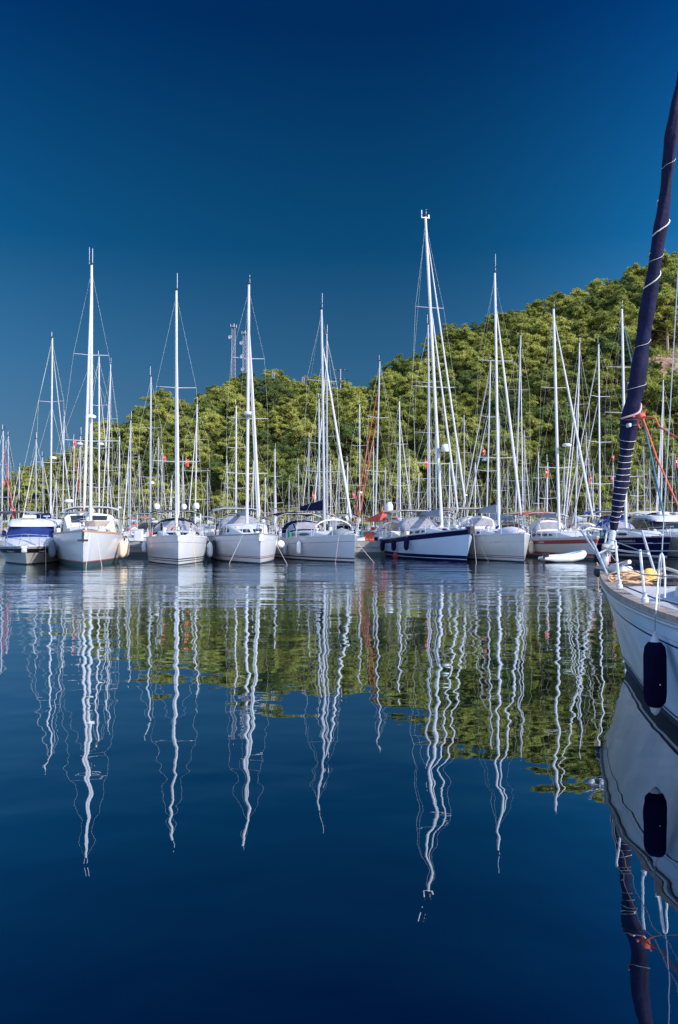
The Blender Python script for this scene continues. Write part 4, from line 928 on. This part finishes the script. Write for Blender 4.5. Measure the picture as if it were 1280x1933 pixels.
back(1133, 1130, 649, 'tall sailboat with thick white mast and three spreaders behind the near bow', row='A', ang=-20, spr=3, extra_stay=SAILW)
back(1184, 1183, 862, 'sailboat half hidden behind the wrapped navy jib of the near boat', row='C')
back(1217, 1215, 842, 'sailboat with thin mast just right of the near orange knot', row='C')
back(1247, 1252, 716, 'tall sailboat with furled sail leaning left at the right edge', row='B', ang=-28, extra_stay=SAILW)
back(1268, 1270, 850, 'small sailboat with blue furled sail at the right edge', row='D', stay=CBLUE)
fill = [(35, 880), (82, 862), (108, 905), (170, 868), (262, 868), (322, 905), (345, 872), (392, 890), (430, 868), (478, 868), (500, 900), (545, 905), (655, 872), (726, 880), (772, 860), (790, 892), (848, 872), (862, 850), (897, 872), (958, 880), (1032, 872), (1066, 862), (1120, 880), (1158, 872), (1203, 900), (1228, 880)]
for i, (px_, yt_) in enumerate(fill):
    sd = 'left third' if px_ < 430 else ('middle' if px_ < 860 else 'right third')
    row = 'CD'[i % 2] if i % 3 else 'C'
    lb_ = f'distant sailboat in the {sd}, only its short slim mast showing against the pines'
    back(px_, px_ + random.uniform(-2, 2), yt_, lb_, row=None if all(abs((px_ - 640) / F * ROWS[row][0] - u_) < 3.35 for u_ in used[row]) else row, group=f'distant masts against the pines, {sd}', far=True, spr=random.choice([1, 2]))
# satellite dome mast boat
dp = P(735, 947, 57.0)
r = empty('satellite_mast', (dp.x, 57.0, 1.0)); tag(r, 'white satellite dome on a steel pole beside the navy-banded yacht', 'satellite dome')
q = MB(); q.tube([(0, 0, 0), (0, 0, 2.0)], .06, 8); q.build('pole', STEEL, r)
q = MB(); q.box((0, 0, 2.0), (.8, .5, .08), bev=.02); q.box((0, 0, 1.8), (.35, .35, .4), bev=.05); q.build('bracket', WPLAS, r)
q = MB(); q.lathe([(.2, 2.05), (.26, 2.1), (.27, 2.4), (.25, 2.6), (.15, 2.76), (.02, 2.8)], n=14); q.build('dome', WPLAS, r)
bp_ = P(760, 1053, 52.5); q = MB(); q.ell((0, 0, .12), (.33, .33, .3), 14, 10); q.lathe([(.05, .38), (.05, .48), (.02, .5)], n=8); o = q.build('mooring_buoy', BUOYR, loc=(bp_.x - .35, 52.0, 0)); tag(o, 'dark red mooring buoy floating by the navy-banded yacht stern', 'buoy')
# flags
for i, (a_, b_, D_, h_, l_) in enumerate([(351, 864, 74, .75, 'red crescent flag above the black-hooded sloop, right of its mast'), (309, 858, 74, .6, 'small red crescent flag just left of the black-hooded sloop mast'), (139, 828, 92, .8, 'red crescent flag atop the thin red-sailed mast at left'), (803, 866, 63, .6, 'red crescent flag just left of the tallest mast'), (912, 846, 63, .5, 'red crescent flag left of the white sloop mast'), (1030, 884, 60, .6, 'red crescent flag left of the red-banded yacht mast'), (1156, 858, 60, .4, 'red crescent flag left of the navy jib, upper one'), (1154, 898, 60, .4, 'red crescent flag left of the navy jib, lower one'), (1275, 862, 55, .7, 'red crescent flag at the right edge above the blue furled sail'), (590, 930, 64, .45, 'small red crescent flag left of the grey sloop mast'), (666, 928, 64, .45, 'small red crescent flag right of the grey sloop mast'), (1114, 898, 60, .4, 'small red crescent flag between the red-banded yacht and near jib'), (6, 906, 60, .35, 'small red crescent flag at the left edge'), (24, 958, 60, .6, 'red crescent flag low above the motor cruiser at left')]):
    flag(a_, b_, D_, h_, l_)
# clutter on the pier
for i, (px_, D_, dx, mm, l_) in enumerate([(640, 56.4, (.8, .5, .7), CORNG, 'orange box on the pier behind the grey sloop'), (697, 56.4, (.7, .5, .6), CORNG, 'orange box on the pier left of the satellite dome'), (722, 56.6, (.6, .5, .8), WPLAS, 'white box on the pier beside the satellite dome'), (395, 56.5, (.7, .5, 1.0), WPLAS, 'white service box on the pier right of the black-hooded sloop'), (540, 56.5, (.6, .5, .9), mat('box_blue', (.2, .35, .5), .6), 'pale blue box on the pier left of the grey sloop'), (262, 56.5, (.6, .5, .8), WPLAS, 'white service box on the pier left of the black-hooded sloop'), (670, 56.2, (1.4, .5, .25), WPLAS, 'long white chest on the pier right of the grey sloop bow')]):
    q = MB(); p_ = P(px_, 1000, D_); q.box((0, 0, dx[2] / 2), dx, bev=.06); q.box((0, 0, dx[2] + .03), (dx[0] * 1.04, dx[1] * 1.05, .07), bev=.02); o = q.build('dock_box', mm, loc=(p_.x, D_, 1.0)); tag(o, l_, 'box')
# ==== the near boat =================================================
NB = Vector((3.93, 11.9, 0)); ax = Vector((-.1, .995, 0)).normalized()
r = empty('near_sailboat', NB, math.atan2(ax.y, ax.x)); tag(r, 'white sailboat bow in the right foreground with teak rail and wrapped navy jib', 'sailboat')
bt = Boat(10.6, 3.2, 1.33, 1.12, rake=.78, wl=.88, flare=.85, kb=.55, kw=.68)
HW = hullmat('near_hull_white_sky_tinted', (.60, .71, .88), .22, .20)  # white gelcoat, the blue of the sky light mixed into its base colour
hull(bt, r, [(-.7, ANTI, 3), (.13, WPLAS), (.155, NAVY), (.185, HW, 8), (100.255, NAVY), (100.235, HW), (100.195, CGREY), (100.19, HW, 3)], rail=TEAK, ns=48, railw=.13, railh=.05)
for s in (1, -1):
    q = MB(); q.tube([bt.pt(t_, bt.h(t_) - .045, s, .015) for t_ in [(i / 40) ** 1.2 for i in range(41)]], .02, 8); q.build('rubbing_strake', mat('strake_metal', (.6, .6, .62), .35, metal=.5), r)
h = bt.h
cabin(r, [(-2.7, .35, h(.25), .03), (-3.2, .62, h(.3), .16), (-4.4, .85, h(.4), .26), (-7.6, 1.05, h(.7), .38)], DECK, [(-4.0, -5.4), (-5.7, -7.2)])
q = MB(); q.box((-2.05, 0, h(.2) + .07), (.5, .5, .07), bev=.05); q.build('hatch', GLASS, r)
# bow roller
q = MB(); q.tube([(-.35, 0, 1.36), (.0, 0, 1.36), (.13, 0, 1.31)], [.07, .085, .075], 10); q.build('bow_roller', DARK, r)
q = MB(); q.box((-.62, .0, 1.40), (.34, .22, .10), .1, bev=.04); q.build('windlass', WPLAS, r)
q = MB(); q.box((-.25, 0, 1.40), (.5, .2, .06), bev=.02); q.build('stem_fitting', STEEL, r)
q = MB(); q.tube([(-.9, 0, 1.52), (-.45, 0, 1.45), (-.1, .0, 1.43)], .03, 6); q.lathe([(.03, 0), (.07, .05), (.07, .2), (.03, .25)], (-.35, .12, 1.42), 8); q.build('anchor', STEEL, r)
# pulpit
def L_(px, py, D): return local(r, P(px, py, D))
pa = [L_(1146, 1082, 11.0), L_(1124, 1042, 11.6), L_(1098, 1003, 12.1), L_(1112, 997, 12.4), L_(1140, 999, 12.5), L_(1165, 998, 12.0), L_(1190, 1000, 11.4), L_(1212, 1003, 11.0), L_(1224, 1042, 10.7), L_(1236, 1080, 10.4)]
q = MB(); q.tube(pa, .017, 8); q.build('pulpit', STEEL, r)
q = MB(); q.tube([L_(1146, 1084, 10.9), L_(1127, 1040, 11.3), L_(1110, 1005, 11.7)], .016, 8); q.build('pulpit_leg', STEEL, r)
q = MB(); q.tube([L_(1146, 1000, 12.3), L_(1140, 1040, 11.9), L_(1141, 1080, 11.6)], .014, 8); q.build('pulpit_leg', STEEL, r)
q = MB(); q.tube([L_(1112, 1037, 11.6), L_(1127, 1046, 11.3), L_(1150, 1036, 11.3), L_(1185, 1041, 10.6), L_(1224, 1045, 10.2)], .013, 8); q.build('pulpit_rail', STEEL, r)
# stanchions, port
tops = []
for px_, y0_, y1_, D_, dx_ in ((1169.5, 1107, 1022, 9.0, -8), (1217.5, 1133, 1040, 7.6, -9), (1330, 1195, 1040, 5.9, -12)):
    a_, b_ = L_(px_, y0_, D_), L_(px_ + dx_, y1_, D_ + .05); tops.append(b_)
    q = MB(); q.tube([a_, b_], .0135, 8); q.ell(b_, (.017, .017, .017), 8, 6); q.build('stanchion', STEEL, r)
    q = MB(); q.lathe([(.036, -.02), (.036, .015), (.022, .03), (.019, .08), (.005, .09)], a_, 12); q.build('stanchion_base', WPLAS, r)
for z_ in (0, -.22):
    q = MB(); q.tube([L_(1150, 1018 + (-z_) * 110, 10.6)] + [p_ + Vector((0, 0, z_)) for p_ in tops], .0055, 5); q.build('lifeline', STEEL, r)
# starboard stanchions
sp_ = []
for t_ in (.2, .34, .5):
    p_ = Vector((-bt.L * t_, -(bt.b(t_) - .07), bt.h(t_) + .03)); sp_.append(p_ + Vector((0, 0, .5)))
    q = MB(); q.tube([p_, p_ + Vector((0, 0, .5))], .013, 8); q.build('stanchion', STEEL, r)
q = MB(); q.tube([L_(1213, 1006, 11.0)] + sp_, .0055, 5); q.build('lifeline', STEEL, r)
# furler drum and wrapped jib
tk = L_(1150, 1050, 11.45); tp = local(r, P(1280, 190, 9.55)); dv = (tp - tk); topz = 14.6; kk = (topz - tk.z) / dv.z; mh = tk + dv * kk
prof = [(1152, 1040, .02), (1155, 1014, .02), (1158, 1001, .045), (1160, 985, .072), (1164, 965, .085), (1168, 940, .095), (1174, 905, .098), (1179, 870, .10), (1184, 835, .112), (1189, 800, .13), (1192, 780, .135), (1197, 750, .118), (1203, 715, .118), (1209, 672, .112), (1214, 640, .112), (1220, 600, .108), (1228, 555, .104), (1236, 500, .098), (1242, 455, .094), (1250, 410, .09), (1257, 360, .085), (1262, 310, .082), (1267, 260, .08), (1276, 205, .076), (1286, 150, .07), (1300, 80, .06)]
pts_, rs_ = [], []
for i, (px_, py_, rr_) in enumerate(prof):
    f = max(0, min(1, (1050 - py_) / 860)); D_ = lerp(11.45, 9.55, f); pts_.append(L_(px_, py_, D_)); rs_.append(rr_)
pts_.append(mh + Vector((0, 0, -1))); rs_.append(.03)
# resample and wrinkle: a twisted bundle of cloth
fine = []; fr_ = []
for i in range(2, len(pts_) - 1):
    for k in range(6):
        f = k / 6; fine.append(pts_[i].lerp(pts_[i + 1], f)); fr_.append(lerp(rs_[i], rs_[i + 1], f) * .86)
q = MB(); rings = []; nn = 20
for i, (p_, rr_) in enumerate(zip(fine, fr_)):
    d = (fine[min(i + 1, len(fine) - 1)] - fine[max(0, i - 1)]).normalized(); a_ = d.orthogonal().normalized(); a_ = (Vector((1, 0, 0)) - d * d.x).normalized(); b_ = d.cross(a_)
    ring = []
    for j in range(nn):
        th = 2 * PI * j / nn; tw = th - i * .16
        k = 1 + .10 * math.sin(2 * tw) + .06 * math.sin(3 * tw + i * .3) + .035 * math.sin(6 * tw + i * .7) + .03 * math.sin(i * .9)
        ring.append(p_ + (a_ * math.cos(th) + b_ * math.sin(th)) * rr_ * k)
    rings.append(ring)
JIB = mat('jib_cover_navy', (.006, .006, .032), .75, spec=.2, var=.35, scale=5, bump=.8, bscale=9)
q.loft(rings); jib = q.build('furled_sail', JIB, r)
def wrap(i0, i1, turns, wd, m, phase=0, name='lashing', off=1.06):
    q = MB(); pp = []
    n_ = 28
    for k in range(n_ + 1):
        f = k / n_; ii = lerp(i0, i1, f); i = min(len(fine) - 2, int(ii)); p_ = fine[i].lerp(fine[i + 1], ii - i); rr_ = lerp(fr_[i], fr_[i + 1], ii - i)
        d = (fine[i + 1] - fine[i]).normalized(); a_ = (Vector((1, 0, 0)) - d * d.x).normalized(); b_ = d.cross(a_); th = phase + f * turns * 2 * PI
        tw = th - ii * .16; k2 = 1 + .10 * math.sin(2 * tw) + .06 * math.sin(3 * tw + ii * .3) + .035 * math.sin(6 * tw + ii * .7) + .03 * math.sin(ii * .9)
        pp.append(p_ + (a_ * math.cos(th) + b_ * math.sin(th)) * (rr_ * k2 * off + wd * .2))
    q.tube(pp, wd, 5); q.build(name, m, r)
def idx(py_):
    for i in range(2, len(prof) - 1):
        if prof[i + 1][1] <= py_ <= prof[i][1]: return (i - 2) * 6 + 6 * (prof[i][1] - py_) / (prof[i][1] - prof[i + 1][1])
    return 0
for py_ in (985, 975, 965, 955, 944, 932, 920, 908, 896, 884, 872, 860, 847, 832): wrap(idx(py_), idx(py_ - 3), 1, .0026, ROPEW, 0)
for py_, c_ in ((412, ROPEW), (512, ROPEW), (757, mat('pink_tape', (.6, .36, .36), .7))):
    wrap(idx(py_ + 34), idx(py_ - 34), 1.0, .008 if py_ < 700 else .014, c_, PI * .5)
for py_ in (300, 480, 640, 720): wrap(idx(py_ + 20), idx(py_ - 20), 1, .0022, ROPEW, 1.0)
wrap(idx(800) - 1, idx(800) + 1, 1, .013, DARK, 0); wrap(idx(790) - 1, idx(790) + 2, 1, .009, DARK, 1)
q = MB(); p_ = L_(1187, 803, 10.35); q.box(p_, (.09, .04, .05), bev=.01); q.build('clew_ring', STEEL, r)
q = MB(); d = dv.normalized(); q.tube([tk, fine[0]], .02, 6); q.build('forestay', STEEL, r)
q = MB(); q.tube([fine[-1], mh], .008, 5); q.build('forestay', STEEL, r)
q = MB(); q.lathe([(.02, -.1), (.06, -.08), (.10, -.03), (.105, .0), (.07, .02), (.05, .06), (.045, .2), (.03, .24)], L_(1153, 1030, 11.4), 14, ax=d); q.build('furler_drum', STEEL, r)
q = MB(); q.lathe([(.07, 0), (.11, .03), (.11, .08), (.07, .11)], L_(1150, 1040, 11.42), 12, ax=d); q.build('furling_line', ROPE, r)
# mast, out of the frame to the right, so that the rig stands on the boat
q = MB(); q.tube([(-4.3, 0, h(.4)), mh + Vector((0, 0, .1))], [.09, .07], 10); q.build('mast', ALU, r)
for s in (1, -1):
    q = MB(); q.tube([mh, (-4.3, s * .9, 8.0), (-4.4, s * (bt.b(.42) - .08), h(.42))], .005, 4); q.build('shroud', STEEL, r)
# sheets
kn = P(1211, 786, 10.3); 
line('jib_sheet', [kn, kn + Vector((.08, -.25, -.06)), P(1245, 806, 9.6), P(1280, 827, 8.8), P(1400, 880, 7.4)], .011, ROPEO, 'upper orange sheet running right from the knot on the near jib', n=8)
line('jib_sheet', [kn, kn + Vector((.01, -.1, -.12)), P(1240, 865, 9.5), P(1280, 955, 8.5), P(1330, 1050, 7.6)], .011, ROPEO, 'lower orange sheet dropping from the knot on the near jib', n=8)
q = MB(); q.ell((0, 0, 0), (.055, .05, .05), 10, 8); q.tube([(.02, 0, .03), (.06, -.02, .09)], .012, 6); q.tube([(-.03, 0, -.02), (-.05, 0, -.1), (-.02, 0, -.16)], .012, 6); q.tube([(0, .05, -.01), (-.1, .03, .0)], .012, 6)
o = q.build('sheet_knot', ROPEO, loc=kn); tag(o, 'orange bowline knot at the edge of the wrapped navy jib', 'knot')
# fender
M = tomatrix(r); D_ = 8.4
while D_ > 6:
    fc = P(1236, 1210, D_); lf = local(r, fc); tf = -lf.x / bt.L
    if lf.y - max(bt.pt(tf, z_, 1).y for z_ in (fc.z, fc.z - .3, fc.z - .6)) > .104: break
    D_ -= .02
f = empty('fender', fc); tag(f, 'large navy cloth-covered fender hanging on the near hull', 'fender')
rf = .098; ln = .60
q = MB(); q.lathe([(.03, -ln), (rf * .6, -ln + .02), (rf * .9, -ln + .06), (rf, -ln + .13), (rf * 1.01, -ln * .5), (rf, -.13), (rf * .9, -.055), (rf * .62, -.015), (.03, .0)], n=28); q.build('cover', FPUR, f)
EC = mat('fender_end_grey', (.45, .43, .46), .6)
q = MB(); q.lathe([(rf * .5, -.02), (rf * .3, .03), (rf * .16, .06), (.012, .08)], n=14); q.build('end_cap', EC, f)
q = MB(); q.lathe([(rf * .5, -ln + .012), (rf * .35, -ln - .035), (rf * .12, -ln - .06), (.005, -ln - .065)], n=14); q.build('end_cap', EC, f)
q = MB(); q.lathe([(.002, 0), (.007, .0), (.006, .006), (.001, .008)], (.005, -rf * 1.01, -ln * .62), 8, ax=(0, -1, 0)); q.build('badge', WPLAS, f)
e1 = P(1238, 1152, D_ - .02); e2 = P(1246, 1048, 7.5)
line('fender_rope', [fc + Vector((0, 0, .09)), e1], .0065, mat('grey_rope', (.25, .25, .28), .8), 'thin grey rope holding the large navy fender over the rail', n=6)
line('fender_rope', [e1, P(1242, 1100, 7.6), e2, P(1249, 1044, 7.5), P(1252, 1050, 7.5), P(1255.5, 1090, 7.52), P(1255, 1128, 7.52)], .009, ROPEW, 'white rope looped over the near lifeline above the navy fender', n=6)
# things on the foredeck
rg_ = random.Random(3); q = MB()
base = M @ Vector((-1.75, .0, 0)); zc_ = h(.16) + .045
for i in range(12):
    cx, cy = rg_.uniform(-.12, .12), rg_.uniform(-.07, .07); rx, ry = rg_.uniform(.14, .30), rg_.uniform(.07, .14); ph = rg_.uniform(0, 6)
    q.tube([(cx + rx * math.cos(a_ + ph) + .02 * math.sin(3 * a_ + i), cy + ry * math.sin(a_ + ph) + .02 * math.cos(2 * a_), .010 * i + .03 * math.sin(2 * a_ + i * 1.7) + .012 * math.sin(5 * a_ + i)) for a_ in np.linspace(0, 5.9, 20)], .011, 6)
cp = P(1206, 1091, 9.9); o = q.build('rope_coil', ROPET, loc=(cp.x, cp.y, h(.2) + .04)); tag(o, 'tangled coil of tan rope on the near foredeck', 'rope')
cp = P(1226, 1089, 9.9); q = MB(); q.ell((0, 0, .0), (.10, .085, .095), 14, 10); q.ell((-.07, .01, .02), (.06, .05, .05), 10, 8); o = q.build('foam_float', YEL, loc=(cp.x, cp.y, h(.2) + .13)); tag(o, 'yellow-orange lumpy float lying on the near rope coil', 'float')
hp_ = [P(1237, 1080, 10.2), P(1245, 1075, 10.1), P(1258, 1073, 9.9), P(1275, 1078, 9.7), P(1300, 1090, 9.4)]
line('dock_line', hp_, .02, mat('cream_rope', (.62, .52, .45), .8), 'thick cream rope arching from the pulpit leg to the right', n=8)
line('dock_line', [M @ Vector((-1.0, -.2, h(.1) + .06)), M @ Vector((-1.5, -.42, h(.15) + .05)), M @ Vector((-2.4, -.72, h(.2) + .05)), M @ Vector((-4, -1.0, h(.4) + .06))], .012, mat('red_rope', (.35, .06, .06), .8), 'red line lying along the far side of the near foredeck', n=6)
line('jackline', [M @ Vector((-.9, .3, h(.1) + .05)), M @ Vector((-1.8, .66, h(.17) + .04)), M @ Vector((-3.5, 1.0, h(.35) + .04)), M @ Vector((-6, 1.25, h(.6) + .04))], .008, DARK, 'dark line along the near side deck behind the stanchions', n=6)
line('anchor_snubber', [L_ and P(1140, 1062, 11.7), P(1136, 1078, 11.9), P(1127, 1062, 12.1), P(1130, 1120, 12.3)], .008, ROPET, 'thin tan line hanging at the near bow roller', n=5)
q = MB(); q.box((0, 0, 0), (.05, .05, .12), bev=.01); q.box((.06, 0, -.12), (.06, .05, .08), bev=.01); p_ = P(1140, 1040, 11.6); o = q.build('shackle', mat('red_shackle', (.6, .08, .08), .5), loc=p_); tag(o, 'small red snap shackle tied at the near pulpit', 'shackle')
